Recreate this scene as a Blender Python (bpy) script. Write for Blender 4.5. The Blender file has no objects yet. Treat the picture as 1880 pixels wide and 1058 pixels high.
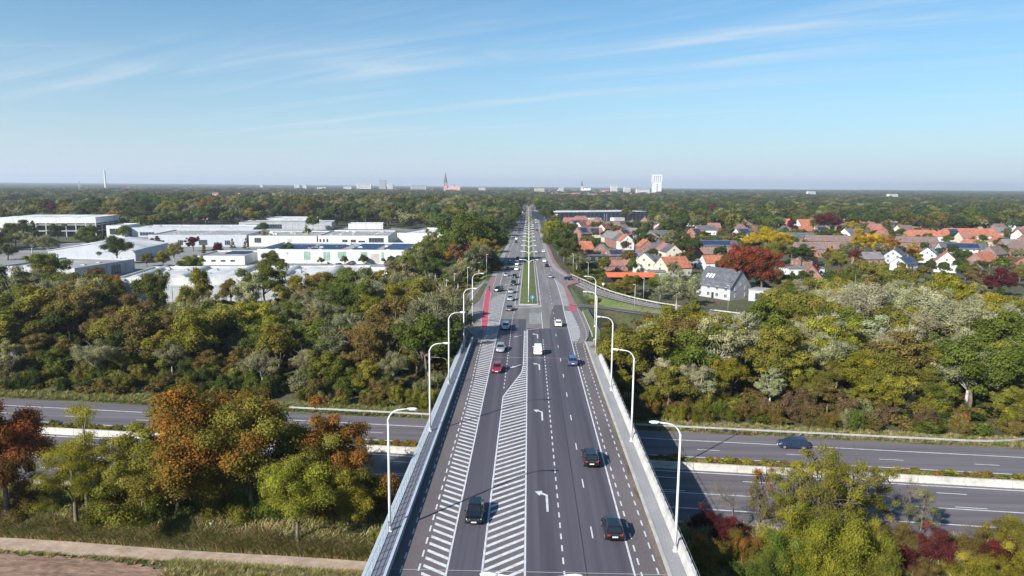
import bpy, math, random
import numpy as np
from mathutils import Vector, Matrix
random.seed(7); RNG = np.random.default_rng(7)
R = math.radians
SC = bpy.context.scene
COL = SC.collection

# ------------------------------------------------------------------ camera
CAM_H = 33.0
cd = bpy.data.cameras.new('camera'); cam = bpy.data.objects.new('camera', cd); COL.objects.link(cam)
FPX = 1290.0
cd.sensor_width = 36.0; cd.lens = 36.0*FPX/1880.0
cd.clip_start = 0.5; cd.clip_end = 80000.0
CAM_R = Matrix.Rotation(R(1.29), 3, 'Z') @ Matrix.Rotation(R(90-8.33), 3, 'X') @ Matrix.Rotation(R(0.50), 3, 'Z')
cam.matrix_world = Matrix.Translation((0, 0, CAM_H)) @ CAM_R.to_4x4()
SC.camera = cam

# ------------------------------------------------------------------ sun and sky
EL = R(30.5); TS = Vector((-0.67*math.cos(EL), -0.742*math.cos(EL), math.sin(EL))).normalized()
sl = bpy.data.lights.new('sun', 'SUN'); so = bpy.data.objects.new('sun', sl); COL.objects.link(so)
sl.energy = 5.0; sl.angle = R(0.42); sl.color = (1.0, 0.955, 0.89)
so.rotation_euler = (-TS).to_track_quat('-Z', 'Y').to_euler()
W = bpy.data.worlds.new('World'); SC.world = W; W.use_nodes = True
def build_world():
    nt = W.node_tree; N = nt.nodes; L = nt.links
    bg = N['Background']; bg.inputs[1].default_value = 0.070
    sky = N.new('ShaderNodeTexSky'); sky.sky_type = 'NISHITA'; sky.sun_disc = False
    sky.sun_elevation = EL; sky.sun_rotation = math.atan2(TS.x, TS.y); sky.altitude = 50
    sky.air_density = 1.0; sky.dust_density = 0.6; sky.ozone_density = 2.2
    tc = N.new('ShaderNodeTexCoord'); sep = N.new('ShaderNodeSeparateXYZ'); L.new(tc.outputs['Generated'], sep.inputs[0])
    def M(op, a, b=None, c=None):
        n = N.new('ShaderNodeMath'); n.operation = op
        for i, v in enumerate((a, b, c)):
            if v is None: continue
            if isinstance(v, (int, float)): n.inputs[i].default_value = v
            else: L.new(v, n.inputs[i])
        return n.outputs[0]
    zc = M('MAXIMUM', sep.outputs['Z'], 0.0); den = M('ADD', zc, 0.045)
    u = M('DIVIDE', sep.outputs['X'], den); v = M('DIVIDE', sep.outputs['Y'], den)
    # cirrus sheet: streaks run obliquely across the view
    def noise(su, sv, ang, scale, detail, rough, off, dist=0.0):
        ca, sa = math.cos(ang), math.sin(ang)
        a = M('MULTIPLY', M('ADD', M('MULTIPLY', u, ca), M('MULTIPLY', v, sa)), su)
        b = M('MULTIPLY', M('ADD', M('MULTIPLY', u, -sa), M('MULTIPLY', v, ca)), sv)
        cb = N.new('ShaderNodeCombineXYZ'); L.new(a, cb.inputs[0]); L.new(b, cb.inputs[1]); cb.inputs[2].default_value = off
        n = N.new('ShaderNodeTexNoise'); n.inputs['Scale'].default_value = scale; n.inputs['Detail'].default_value = detail
        n.inputs['Roughness'].default_value = rough; n.inputs['Distortion'].default_value = dist
        L.new(cb.outputs[0], n.inputs['Vector']); return n.outputs['Fac']
    def ss(x, lo, hi):
        n = N.new('ShaderNodeMapRange'); n.interpolation_type = 'SMOOTHSTEP'; L.new(x, n.inputs[0])
        n.inputs[1].default_value = lo; n.inputs[2].default_value = hi; return n.outputs[0]
    A = -0.56
    patch = ss(noise(1, 1.3, A, 0.30, 3, 0.5, 3.7), 0.42, 0.72)
    fil = ss(noise(0.22, 1.6, A, 1.6, 7, 0.62, 9.1, 0.6), 0.38, 0.80)
    m1 = M('MULTIPLY', patch, fil)
    fil2 = ss(noise(0.10, 2.4, A+0.06, 1.0, 5, 0.55, 21.3, 0.3), 0.56, 0.74)
    m2 = M('MULTIPLY', fil2, ss(noise(1, 1, 0, 0.22, 2, 0.5, 5.5), 0.40, 0.62))
    wisp = ss(noise(0.5, 1.4, A+0.5, 0.9, 6, 0.6, 40.2, 1.2), 0.60, 0.80)
    # two long thin trails
    ca, sa = math.cos(A), math.sin(A)
    ww = N.new('ShaderNodeTexNoise'); ww.inputs['Scale'].default_value = 0.55; ww.inputs['Detail'].default_value = 4
    cb = N.new('ShaderNodeCombineXYZ'); L.new(u, cb.inputs[0]); L.new(v, cb.inputs[1]); L.new(cb.outputs[0], ww.inputs['Vector'])
    t = M('ADD', M('ADD', M('MULTIPLY', u, -sa), M('MULTIPLY', v, ca)), M('MULTIPLY', ww.outputs['Fac'], 0.7))
    def trail(t0, w):
        d = M('ABSOLUTE', M('SUBTRACT', t, t0)); n = ss(d, w, 0.0)
        return n
    brk = ss(noise(0.35, 0.6, A, 0.8, 4, 0.6, 60.0), 0.34, 0.62)
    m3 = M('MULTIPLY', M('ADD', trail(5.55, 0.16), M('MULTIPLY', trail(6.9, 0.14), 0.7)), brk)
    tot = M('ADD', M('ADD', M('MULTIPLY', m1, 0.72), M('MULTIPLY', m2, 0.22)), M('ADD', M('MULTIPLY', wisp, 0.22), M('MULTIPLY', m3, 0.26)))
    fade = ss(sep.outputs['Z'], 0.015, 0.09)
    tot = M('MINIMUM', M('MULTIPLY', tot, fade), 0.62)
    hue = N.new('ShaderNodeMix'); hue.data_type = 'RGBA'; hue.blend_type = 'MULTIPLY'; hue.inputs[0].default_value = 1.0
    L.new(sky.outputs[0], hue.inputs[6]); hue.inputs[7].default_value = SKY_TINT
    low = N.new('ShaderNodeMix'); low.data_type = 'RGBA'; L.new(M('POWER', 2.71828, M('MULTIPLY', zc, -9.0)), low.inputs[0]); L.new(hue.outputs[2], low.inputs[6]); low.inputs[7].default_value = PALE
    mix = N.new('ShaderNodeMix'); mix.data_type = 'RGBA'; L.new(tot, mix.inputs[0]); L.new(low.outputs[2], mix.inputs[6])
    mix.inputs[7].default_value = CLOUD
    L.new(mix.outputs[2], bg.inputs[0])
HAZE = 1.0e-4
SKY_TINT = (0.49, 0.91, 1.07, 1); CLOUD = (5.7, 6.3, 6.9, 1); PALE = (5.4, 6.0, 6.9, 1)
build_world()
vs = SC.view_settings; vs.view_transform = 'Standard'; vs.look = 'None'; vs.gamma = 1.0; vs.use_curve_mapping = False; vs.exposure = 0.9
SC.render.engine = 'CYCLES'
cy = SC.cycles; cy.use_denoising = True; cy.max_bounces = 6; cy.diffuse_bounces = 3; cy.glossy_bounces = 2
cy.transmission_bounces = 3; cy.transparent_max_bounces = 6; cy.volume_bounces = 0; cy.caustics_reflective = False; cy.caustics_refractive = False
cy.use_adaptive_sampling = True; cy.adaptive_threshold = 0.015

# ------------------------------------------------------------------ helpers
def ray(px, py):
    return CAM_R @ Vector(((px-940)/FPX, -(py-529)/FPX, -1.0))
def at(px, py, z):                     # the point of the level z that lies in that direction of the photo
    d = ray(px, py); t = (z-CAM_H)/d.z
    return d.x*t, d.y*t
def depth_z(px, py, Y):                # the height seen in that direction at distance Y
    d = ray(px, py); return CAM_H + d.z/d.y*Y
def tag(o, label=None, cat=None, group=None, kind=None):
    if label: o['label'] = label
    if cat: o['category'] = cat
    if group: o['group'] = group
    if kind: o['kind'] = kind
    return o
def link(o, parent=None):
    COL.objects.link(o)
    if parent is not None: o.parent = parent
    return o
def empty(name, loc=(0, 0, 0), rz=0.0, s=1.0):
    o = bpy.data.objects.new(name, None); o.location = loc; o.rotation_euler = (0, 0, rz); o.scale = (s, s, s)
    o.empty_display_size = 0.3
    return link(o)
class MB:
    def __init__(s): s.v = []; s.f = []; s.m = []
    def poly(s, pts, m=0):
        i = len(s.v); s.v += [tuple(p) for p in pts]; s.f.append(tuple(range(i, i+len(pts)))); s.m.append(m)
    def box(s, x0, x1, y0, y1, z0, z1, m=0, X=None):
        c = [(x0, y0, z0), (x1, y0, z0), (x1, y1, z0), (x0, y1, z0), (x0, y0, z1), (x1, y0, z1), (x1, y1, z1), (x0, y1, z1)]
        if X is not None: c = [tuple(X @ Vector(p)) for p in c]
        i = len(s.v); s.v += c
        for q in ((3, 2, 1, 0), (4, 5, 6, 7), (0, 1, 5, 4), (1, 2, 6, 5), (2, 3, 7, 6), (3, 0, 4, 7)):
            s.f.append(tuple(i+k for k in q)); s.m.append(m)
    def hexa(s, c, m=0):
        i = len(s.v); s.v += [tuple(p) for p in c]
        for q in ((3, 2, 1, 0), (4, 5, 6, 7), (0, 1, 5, 4), (1, 2, 6, 5), (2, 3, 7, 6), (3, 0, 4, 7)):
            s.f.append(tuple(i+k for k in q)); s.m.append(m)
    def loft(s, rings, m=0, caps=True, closed=True):
        i0 = len(s.v); n = len(rings[0])
        for r in rings: s.v += [tuple(p) for p in r]
        for a in range(len(rings)-1):
            for k in range(n if closed else n-1):
                k2 = (k+1) % n
                s.f.append((i0+a*n+k, i0+a*n+k2, i0+(a+1)*n+k2, i0+(a+1)*n+k)); s.m.append(m)
        if caps:
            s.f.append(tuple(i0+k for k in reversed(range(n)))); s.m.append(m)
            s.f.append(tuple(i0+(len(rings)-1)*n+k for k in range(n))); s.m.append(m)
    def tube(s, path, rad, n=8, m=0, caps=True):
        P = [Vector(p) for p in path]; rings = []
        for i, p in enumerate(P):
            d = (P[min(i+1, len(P)-1)] - P[max(i-1, 0)]).normalized()
            a = d.cross(Vector((0, 0, 1)) if abs(d.z) < 0.95 else Vector((0, 1, 0))).normalized(); b = d.cross(a)
            r = rad[i] if isinstance(rad, (list, tuple)) else rad
            rings.append([p + (a*math.cos(2*math.pi*k/n) + b*math.sin(2*math.pi*k/n))*r for k in range(n)])
        s.loft(rings, m, caps)
    def mesh(s, name, mats, smooth=False):
        me = bpy.data.meshes.new(name); me.from_pydata(s.v, [], s.f)
        for mt in (mats if isinstance(mats, (list, tuple)) else [mats]): me.materials.append(mt)
        me.polygons.foreach_set('material_index', s.m)
        if smooth: me.polygons.foreach_set('use_smooth', [True]*len(s.f))
        me.update(); return me
    def build(s, name, mats, parent=None, smooth=False):
        return link(bpy.data.objects.new(name, s.mesh(name, mats, smooth)), parent)
def inst(name, mesh, parent=None, loc=(0, 0, 0), rz=0.0, s=(1, 1, 1)):
    o = bpy.data.objects.new(name, mesh); o.location = loc; o.rotation_euler = (0, 0, rz); o.scale = s
    return link(o, parent)
def np_mesh(name, V, F, mat, attrs=None, smooth=False):
    me = bpy.data.meshes.new(name); V = np.asarray(V, np.float32); F = np.asarray(F, np.int32)
    nf, k = F.shape
    me.vertices.add(len(V)); me.vertices.foreach_set('co', V.ravel())
    me.loops.add(nf*k); me.loops.foreach_set('vertex_index', F.ravel())
    me.polygons.add(nf); me.polygons.foreach_set('loop_start', np.arange(0, nf*k, k, dtype=np.int32))
    me.polygons.foreach_set('loop_total', np.full(nf, k, np.int32))
    for nm, a in (attrs or {}).items():
        at_ = me.attributes.new(nm, 'FLOAT', 'FACE'); at_.data.foreach_set('value', np.asarray(a, np.float32))
    if mat: me.materials.append(mat)
    me.update(calc_edges=True)
    if smooth: me.polygons.foreach_set('use_smooth', [True]*nf)
    return me

# ------------------------------------------------------------------ materials
def new_mat(name):
    m = bpy.data.materials.new(name); m.use_nodes = True
    nt = m.node_tree; return m, nt, nt.nodes['Principled BSDF']
def pm(name, col, rough=0.85, var=0.18, scale=0.5, col2=None, var2=0.10, scale2=6.0, metal=0.0, bump=0.0, bscale=20.0, stretch=None, spec=0.4, lo=0.35, hi=0.65):
    """surface whose colour drifts between col and col2 (or lighter/darker) with two sizes of noise in world space"""
    m, nt, b = new_mat(name); N, L = nt.nodes, nt.links
    g = N.new('ShaderNodeNewGeometry'); src = g.outputs['Position']
    if stretch:
        mp = N.new('ShaderNodeVectorMath'); mp.operation = 'MULTIPLY'; mp.inputs[1].default_value = stretch; L.new(src, mp.inputs[0]); src = mp.outputs[0]
    n1 = N.new('ShaderNodeTexNoise'); n1.inputs['Scale'].default_value = scale; n1.inputs['Detail'].default_value = 5; L.new(src, n1.inputs['Vector'])
    n2 = N.new('ShaderNodeTexNoise'); n2.inputs['Scale'].default_value = scale2; n2.inputs['Detail'].default_value = 3; L.new(src, n2.inputs['Vector'])
    r1 = N.new('ShaderNodeMapRange'); r1.inputs[1].default_value = lo; r1.inputs[2].default_value = hi; L.new(n1.outputs['Fac'], r1.inputs[0])
    mx = N.new('ShaderNodeMix'); mx.data_type = 'RGBA'; L.new(r1.outputs[0], mx.inputs[0])
    c2 = col2 or tuple(min(1, c*(1+var)) for c in col); c1 = col if col2 else tuple(c*(1-var) for c in col)
    mx.inputs[6].default_value = (*c1, 1); mx.inputs[7].default_value = (*c2, 1)
    r2 = N.new('ShaderNodeMapRange'); r2.inputs[1].default_value = 0.3; r2.inputs[2].default_value = 0.7
    r2.inputs[3].default_value = 1-var2; r2.inputs[4].default_value = 1+var2; L.new(n2.outputs['Fac'], r2.inputs[0])
    ml = N.new('ShaderNodeVectorMath'); ml.operation = 'SCALE'; L.new(mx.outputs[2], ml.inputs[0]); L.new(r2.outputs[0], ml.inputs['Scale'])
    L.new(ml.outputs[0], b.inputs['Base Color'])
    b.inputs['Roughness'].default_value = rough; b.inputs['Metallic'].default_value = metal; b.inputs['Specular IOR Level'].default_value = spec
    if bump:
        bn = N.new('ShaderNodeTexNoise'); bn.inputs['Scale'].default_value = bscale; bn.inputs['Detail'].default_value = 4; L.new(src, bn.inputs['Vector'])
        bp = N.new('ShaderNodeBump'); bp.inputs['Strength'].default_value = bump; L.new(bn.outputs['Fac'], bp.inputs['Height']); L.new(bp.outputs[0], b.inputs['Normal'])
    return m
def paint(name, col, metal=0.0, rough=0.25):
    m, nt, b = new_mat(name); N, L = nt.nodes, nt.links
    b.inputs['Base Color'].default_value = (*col, 1); b.inputs['Metallic'].default_value = metal; b.inputs['Roughness'].default_value = rough
    b.inputs['Coat Weight'].default_value = 0.6; b.inputs['Coat Roughness'].default_value = 0.06
    g = N.new('ShaderNodeNewGeometry'); n = N.new('ShaderNodeTexNoise'); n.inputs['Scale'].default_value = 3.0; L.new(g.outputs['Position'], n.inputs['Vector'])
    r = N.new('ShaderNodeMapRange'); r.inputs[3].default_value = rough*0.8; r.inputs[4].default_value = rough*1.5; L.new(n.outputs['Fac'], r.inputs[0]); L.new(r.outputs[0], b.inputs['Roughness'])
    return m
def leaf_mat(name, transl=0.36):
    m, nt, b = new_mat(name); N, L = nt.nodes, nt.links; N.remove(b)
    def A(nm, tp):
        n = N.new('ShaderNodeAttribute'); n.attribute_name = nm; n.attribute_type = tp; return n
    t1 = A('tint', 'INSTANCER'); t2 = A('tint2', 'INSTANCER'); lv = A('lv', 'GEOMETRY'); lh = A('lh', 'GEOMETRY')
    sm = N.new('ShaderNodeMapRange'); sm.inputs[1].default_value = 0.50; sm.inputs[2].default_value = 0.82; L.new(lh.outputs['Fac'], sm.inputs[0])
    mx = N.new('ShaderNodeMix'); mx.data_type = 'RGBA'; L.new(sm.outputs[0], mx.inputs[0]); L.new(t1.outputs['Color'], mx.inputs[6]); L.new(t2.outputs['Color'], mx.inputs[7])
    r = N.new('ShaderNodeMapRange'); r.inputs[3].default_value = 0.62; r.inputs[4].default_value = 1.42; L.new(lv.outputs['Fac'], r.inputs[0])
    hs = N.new('ShaderNodeHueSaturation'); L.new(mx.outputs[2], hs.inputs['Color']); L.new(r.outputs[0], hs.inputs['Value'])
    rh = N.new('ShaderNodeMapRange'); rh.inputs[3].default_value = 0.485; rh.inputs[4].default_value = 0.515; L.new(lh.outputs['Fac'], rh.inputs[0]); L.new(rh.outputs[0], hs.inputs['Hue'])
    d = N.new('ShaderNodeBsdfDiffuse'); t = N.new('ShaderNodeBsdfTranslucent'); L.new(hs.outputs[0], d.inputs[0]); L.new(hs.outputs[0], t.inputs[0])
    ms = N.new('ShaderNodeMixShader'); ms.inputs[0].default_value = transl; L.new(d.outputs[0], ms.inputs[1]); L.new(t.outputs[0], ms.inputs[2])
    L.new(ms.outputs[0], N['Material Output'].inputs['Surface'])
    return m
M = {}
M['leaf'] = leaf_mat('leaf')
M['bark'] = pm('bark', (0.13, 0.105, 0.08), 0.95, 0.3, 2.0)
M['palebark'] = pm('pale_bark', (0.34, 0.32, 0.28), 0.9, 0.25, 2.0)
M['ground'] = pm('ground_cover', (0.04125, 0.0525, 0.0165), 0.95, col2=(0.07875, 0.0675, 0.0315), scale=0.09, scale2=1.1, var2=0.35)
M['grass'] = pm('mown_grass', (0.0684, 0.108, 0.0216), 0.95, col2=(0.1188, 0.1188, 0.0432), scale=0.22, scale2=2.2, var2=0.25)
M['greengrass'] = pm('green_grass', (0.060, 0.098, 0.018), 0.95, col2=(0.105, 0.115, 0.034), scale=0.35, scale2=1.4, var2=0.28)
M['drygrass'] = pm('dry_grass', (0.108, 0.0936, 0.0432), 0.95, col2=(0.1584, 0.1296, 0.0684), scale=0.5, scale2=3.0, var2=0.3)
M['soil'] = pm('soil', (0.155, 0.098, 0.070), 0.95, col2=(0.245, 0.160, 0.115), scale=0.8, scale2=3.0, var2=0.34, bump=0.8, bscale=3.0, stretch=(0.35, 1.6, 1))
M['path'] = pm('path_concrete', (0.275, 0.205, 0.160), 0.9, col2=(0.37, 0.285, 0.225), scale=0.45, scale2=2.0, var2=0.16)
M['asphalt'] = pm('asphalt_lane', (0.05, 0.045, 0.06), 0.82, col2=(0.082, 0.073, 0.091), scale=0.9, scale2=1.0, var2=0.16, stretch=(1.0, 0.012, 1))
M['asphalt_old'] = pm('asphalt_old', (0.092, 0.078, 0.082), 0.85, col2=(0.128, 0.108, 0.11), scale=0.28, scale2=6, var2=0.10, stretch=(1.0, 0.22, 1))
M['asphalt_grey'] = pm('asphalt_grey', (0.13, 0.118, 0.118), 0.85, col2=(0.185, 0.164, 0.16), scale=0.6, scale2=3, var2=0.10, stretch=(1.0, 0.05, 1))
M['asphalt_dark'] = pm('asphalt_patch', (0.072, 0.066, 0.074), 0.85, col2=(0.092, 0.083, 0.09), scale=0.4, scale2=5)
M['patch'] = pm('asphalt_repair', (0.034, 0.032, 0.040), 0.85, col2=(0.046, 0.043, 0.052), scale=0.8, scale2=5)
M['mway'] = pm('motorway_asphalt', (0.088, 0.078, 0.088), 0.85, col2=(0.135, 0.12, 0.128), scale=0.7, scale2=4, var2=0.08, stretch=(0.03, 1.0, 1))
M['white'] = pm('road_paint', (0.44, 0.44, 0.46), 0.7, col2=(0.58, 0.58, 0.60), scale=1.3, var2=0.16, scale2=5)
M['white_worn'] = pm('road_paint_worn', (0.225, 0.2175, 0.2175), 0.8, col2=(0.42, 0.4125, 0.4125), scale=0.9, scale2=9, var2=0.2)
M['worn'] = pm('worn_surface', (0.105, 0.10, 0.10), 0.85, col2=(0.15, 0.145, 0.14), scale=0.5, scale2=6)
M['red'] = pm('red_path', (0.39, 0.06375, 0.09375), 0.8, 0.12, 0.6, scale2=6)
M['red_faded'] = pm('red_path_faded', (0.2592, 0.1116, 0.108), 0.85, col2=(0.2376, 0.144, 0.1332), scale=0.6, scale2=6)
M['teal'] = pm('teal_paint', (0.16, 0.45, 0.43), 0.8, 0.15, 2.0)
M['pale'] = pm('pale_paving', (0.2232, 0.217, 0.2139), 0.85, col2=(0.2852, 0.2759, 0.2666), scale=0.5, scale2=6)
M['sand'] = pm('sandy_paving', (0.1984, 0.1767, 0.155), 0.9, col2=(0.2604, 0.2356, 0.2077), scale=0.5, scale2=6)
M['kerb'] = pm('kerb_stone', (0.368, 0.352, 0.328), 0.85, 0.15, 1.0)
M['slab'] = pm('walkway_slab', (0.1333, 0.1395, 0.1705), 0.8, 0.10, 0.8, scale2=10)
M['walk'] = pm('footway', (0.2376, 0.2343, 0.2409), 0.85, 0.10, 0.6, scale2=8, stretch=(1, 0.3, 1))
M['concrete'] = pm('concrete', (0.3608, 0.3485, 0.328), 0.85, col2=(0.4756, 0.4592, 0.4387), scale=0.7, scale2=5, var2=0.08)
M['fascia'] = pm('fascia_panel', (0.3, 0.345, 0.375), 0.6, 0.08, 0.8)
M['dirt'] = pm('gutter_dirt', (0.08625, 0.06375, 0.051), 0.95, col2=(0.1575, 0.1237, 0.105), scale=1.2, scale2=7, var2=0.3, stretch=(1, 0.25, 1))
M['barrier'] = pm('barrier_concrete', (0.36, 0.335, 0.305), 0.85, col2=(0.47, 0.44, 0.40), scale=0.5, scale2=2.0, var2=0.12)
M['galv'] = pm('galvanised_steel', (0.50, 0.52, 0.53), 0.45, 0.10, 2.0, metal=0.5)
M['steel'] = pm('painted_steel_light', (0.38, 0.42, 0.48), 0.45, 0.06, 2.0)
M['darksteel'] = pm('dark_steel', (0.10, 0.11, 0.13), 0.5, 0.1, 2.0)
M['lamp'] = pm('lamp_paint', (0.58, 0.575, 0.565), 0.45, 0.10, 1.0)
M['tyre'] = pm('tyre_rubber', (0.018, 0.018, 0.018), 0.9, 0.1)
M['rim'] = pm('alloy_rim', (0.42, 0.42, 0.43), 0.35, 0.05, metal=0.7)
M['glass'] = pm('car_glass', (0.012, 0.016, 0.020), 0.06, 0.1, spec=0.7)
M['bglass'] = pm('window_glass', (0.035, 0.045, 0.055), 0.08, 0.2, 0.2, spec=0.7)
M['headl'] = pm('headlamp_lens', (0.75, 0.78, 0.80), 0.12, 0.05)
M['taill'] = pm('tail_lens', (0.42, 0.015, 0.012), 0.2, 0.05)
M['plate'] = pm('number_plate', (0.78, 0.76, 0.74), 0.5, 0.02)
M['trim'] = pm('black_trim', (0.02, 0.02, 0.022), 0.6, 0.05)
M['orange'] = pm('clay_tiles', (0.27, 0.088, 0.050), 0.85, col2=(0.38, 0.140, 0.082), scale=0.5, scale2=1.1, var2=0.24)
M['redbrown'] = pm('red_brown_tiles', (0.22, 0.095, 0.078), 0.85, col2=(0.28, 0.13, 0.10), scale=0.5, scale2=1.1, var2=0.24)
M['brown'] = pm('brown_tiles', (0.135, 0.088, 0.080), 0.85, col2=(0.18, 0.125, 0.11), scale=0.5, scale2=1.1, var2=0.24)
M['slate'] = pm('slate_tiles', (0.060, 0.064, 0.080), 0.7, col2=(0.10, 0.10, 0.115), scale=0.6, scale2=1.1, var2=0.24)
M['greyroof'] = pm('grey_tiles', (0.135, 0.125, 0.13), 0.85, col2=(0.19, 0.175, 0.17), scale=0.5, scale2=1.1)
M['brightorange'] = pm('bright_orange_roof', (0.56, 0.13, 0.05), 0.7, 0.08, 0.5)
M['solar'] = pm('solar_cells', (0.018, 0.035, 0.085), 0.15, 0.15, 1.0, spec=0.6)
M['brick'] = pm('red_brick', (0.23, 0.125, 0.10), 0.9, 0.12, 0.8, scale2=6)
M['cream'] = pm('cream_render', (0.50, 0.44, 0.35), 0.9, 0.06, 0.4)
M['wwall'] = pm('white_render', (0.50, 0.50, 0.495), 0.85, col2=(0.62, 0.62, 0.615), scale=0.5, scale2=1.2, var2=0.07, stretch=(1, 1, 0.18))
M['gwall'] = pm('grey_cladding', (0.36, 0.37, 0.385), 0.8, 0.08, 0.3)
M['ggrey'] = pm('pale_grey_cladding', (0.42, 0.445, 0.48), 0.6, 0.05, 0.3)
M['darkclad'] = pm('navy_cladding', (0.020, 0.026, 0.045), 0.5, 0.2, 0.1, stretch=(1, 1, 0.1))
M['roofwhite'] = pm('white_roof', (0.36, 0.36, 0.37), 0.8, col2=(0.60, 0.60, 0.60), scale=0.10, scale2=0.9, var2=0.10, stretch=(1, 0.5, 1))
M['roofgrey'] = pm('bitumen_roof', (0.20, 0.195, 0.20), 0.9, col2=(0.32, 0.31, 0.305), scale=0.12, scale2=1.0, var2=0.1)
M['skyl'] = pm('skylight_dome', (0.40, 0.385, 0.35), 0.4, 0.15, 0.3)
M['greenpane'] = pm('green_glazing', (0.20, 0.33, 0.27), 0.3, 0.15, 0.5)
M['yard'] = pm('yard_asphalt', (0.16, 0.156, 0.152), 0.9, col2=(0.24, 0.232, 0.224), scale=0.06, scale2=1.0)
M['blue'] = pm('sign_blue', (0.05, 0.22, 0.62), 0.4, 0.05)
M['signgrey'] = pm('sign_back', (0.46, 0.47, 0.48), 0.5, 0.05)
M['skin'] = pm('skin', (0.50, 0.32, 0.24), 0.6, 0.05)
M['cloth_dark'] = pm('dark_cloth', (0.03, 0.035, 0.05), 0.9, 0.1)
M['cloth_white'] = pm('white_cloth', (0.70, 0.70, 0.70), 0.9, 0.05)
M['churchbrick'] = pm('church_brick', (0.42, 0.22, 0.19), 0.9, 0.1, 0.1)
M['citywall'] = pm('city_wall', (0.55, 0.52, 0.50), 0.9, 0.1, 0.02)

# ------------------------------------------------------------------ levels: motorway in the plain, main road on its embankment
GZ = -7.0
def zr(Y): return float(np.interp(Y, [190, 215, 515, 545], [0, -0.25, -5.8, -6.2]))
LX = ([-50, 147, 152, 168, 190, 200, 240, 320, 560, 2400], [-11.75, -11.75, -13.6, -15.6, -15.4, -13.8, -13.8, -14.2, -13.2, -13.2])
RX = ([-50, 146, 149, 156, 183, 188, 200, 235, 250, 280, 300, 340, 450, 560, 2400], [12.3, 12.3, 12.7, 14.4, 14.4, 14.0, 13.9, 13.3, 17.5, 15.4, 13.9, 13.1, 12.8, 12.4, 12.4])
def xl(Y): return float(np.interp(Y, *LX))
def xr(Y): return float(np.interp(Y, *RX))
RAMP_A = [(11.2, 296, -1.9), (13.2, 272, -1.45), (17.2, 250, -1.05), (21.8, 229, -0.95), (27.2, 215, -1.0), (33.8, 204.5, -1.15), (41, 198.5, -1.4), (52, 193.5, -1.9), (72, 188, -3.2), (112, 182, -5.6), (170, 177, -6.85)]
RAMP_B = [(12.5, 192.6, -0.02), (16, 193.6, -0.2), (23, 193.6, -0.75), (31.3, 189.0, -1.1), (40, 187.2, -1.45), (52, 187.6, -1.9), (62, 189, -2.5)]
RAMP_L = [(-12.6, 248, -0.95), (-14.3, 229, -0.85), (-16.6, 212, -0.95), (-20.2, 197.5, -1.1), (-27, 184, -1.5), (-40, 174, -2.5), (-66, 164, -4.2), (-112, 156, -6.6), (-180, 152, -6.9)]
def smooth(P, n=6):
    out = []
    for i in range(len(P)-1):
        p0, p1, p2, p3 = [np.array(P[max(0, min(len(P)-1, k))], float) for k in (i-1, i, i+1, i+2)]
        for k in range(n):
            t = k/n; out.append(tuple(0.5*((2*p1)+(-p0+p2)*t+(2*p0-5*p1+4*p2-p3)*t*t+(-p0+3*p1-3*p2+p3)*t**3)))
    out.append(tuple(P[-1])); return out
RAMPS = [(smooth(RAMP_A), 2.7), (smooth(RAMP_B), 2.1), (smooth(RAMP_L), 2.9)]
def polydist(x, y, P):
    """distance to the line P and the level of its nearest point"""
    best = np.full(x.shape, 1e9); lev = np.zeros(x.shape)
    for a, b in zip(P[:-1], P[1:]):
        dx, dy = b[0]-a[0], b[1]-a[1]; l2 = dx*dx+dy*dy+1e-9
        t = np.clip(((x-a[0])*dx+(y-a[1])*dy)/l2, 0, 1)
        d = np.hypot(x-a[0]-t*dx, y-a[1]-t*dy); k = d < best
        best[k] = d[k]; lev[k] = (a[2]+t*(b[2]-a[2]))[k]
    return best, lev
def terrain(x, y):
    x = np.asarray(x, float); y = np.asarray(y, float); sh = np.broadcast(x, y).shape
    x = np.broadcast_to(x, sh).ravel().copy(); y = np.broadcast_to(y, sh).ravel().copy()
    z = np.full(x.shape, GZ)
    yc = np.clip(y, 148, None); dl = np.interp(yc, *LX)-1.6; dr = np.maximum(np.interp(yc, *RX)+1.6, np.where(yc < 190, 17.2, 0))
    dx = np.maximum(np.maximum(dl-x, x-dr), 0); dy = np.maximum(148-y, 0)
    zz = np.interp(yc, [190, 215, 515, 545], [0, -0.25, -5.8, -6.2])-0.14
    z = np.maximum(z, zz-np.hypot(dx, dy)*0.55)
    dx = np.maximum(np.maximum(-15-x, x-15), 0); dy = np.maximum(y-38, 0); z = np.maximum(z, -0.14-np.hypot(dx, dy)*0.6)
    for P, hw in RAMPS:
        d, lv = polydist(x, y, P); z = np.maximum(z, lv-0.16-np.maximum(d-hw-0.9, 0)*0.55)
    return z.reshape(sh)
HX = np.arange(-260.0, 262.0, 1.5); HY = np.arange(28.0, 640.0, 1.5)
_hx, _hy = np.meshgrid(HX, HY); HT = terrain(_hx, _hy)
RD = np.min([(polydist(_hx.ravel(), _hy.ravel(), P)[0]-hw).reshape(_hx.shape) for P, hw in RAMPS], axis=0)
def _look(A, x, y, out):
    i = (x-HX[0])/1.5; j = (y-HY[0])/1.5
    if i < 0 or j < 0 or i >= len(HX)-1 or j >= len(HY)-1: return out
    a, b = int(i), int(j); u, v = i-a, j-b
    return float((A[b, a]*(1-u)+A[b, a+1]*u)*(1-v)+(A[b+1, a]*(1-u)+A[b+1, a+1]*u)*v)
def T(x, y): return _look(HT, x, y, GZ)
def geo(a, b, n): return list(np.geomspace(a, b, n))
gx = sorted([-v for v in geo(330, 16000, 18)] + list(np.arange(-320, -60, 10)) + list(np.arange(-60, 84, 1.5)) + list(np.arange(84, 330, 10)) + geo(330, 16000, 18))
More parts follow.
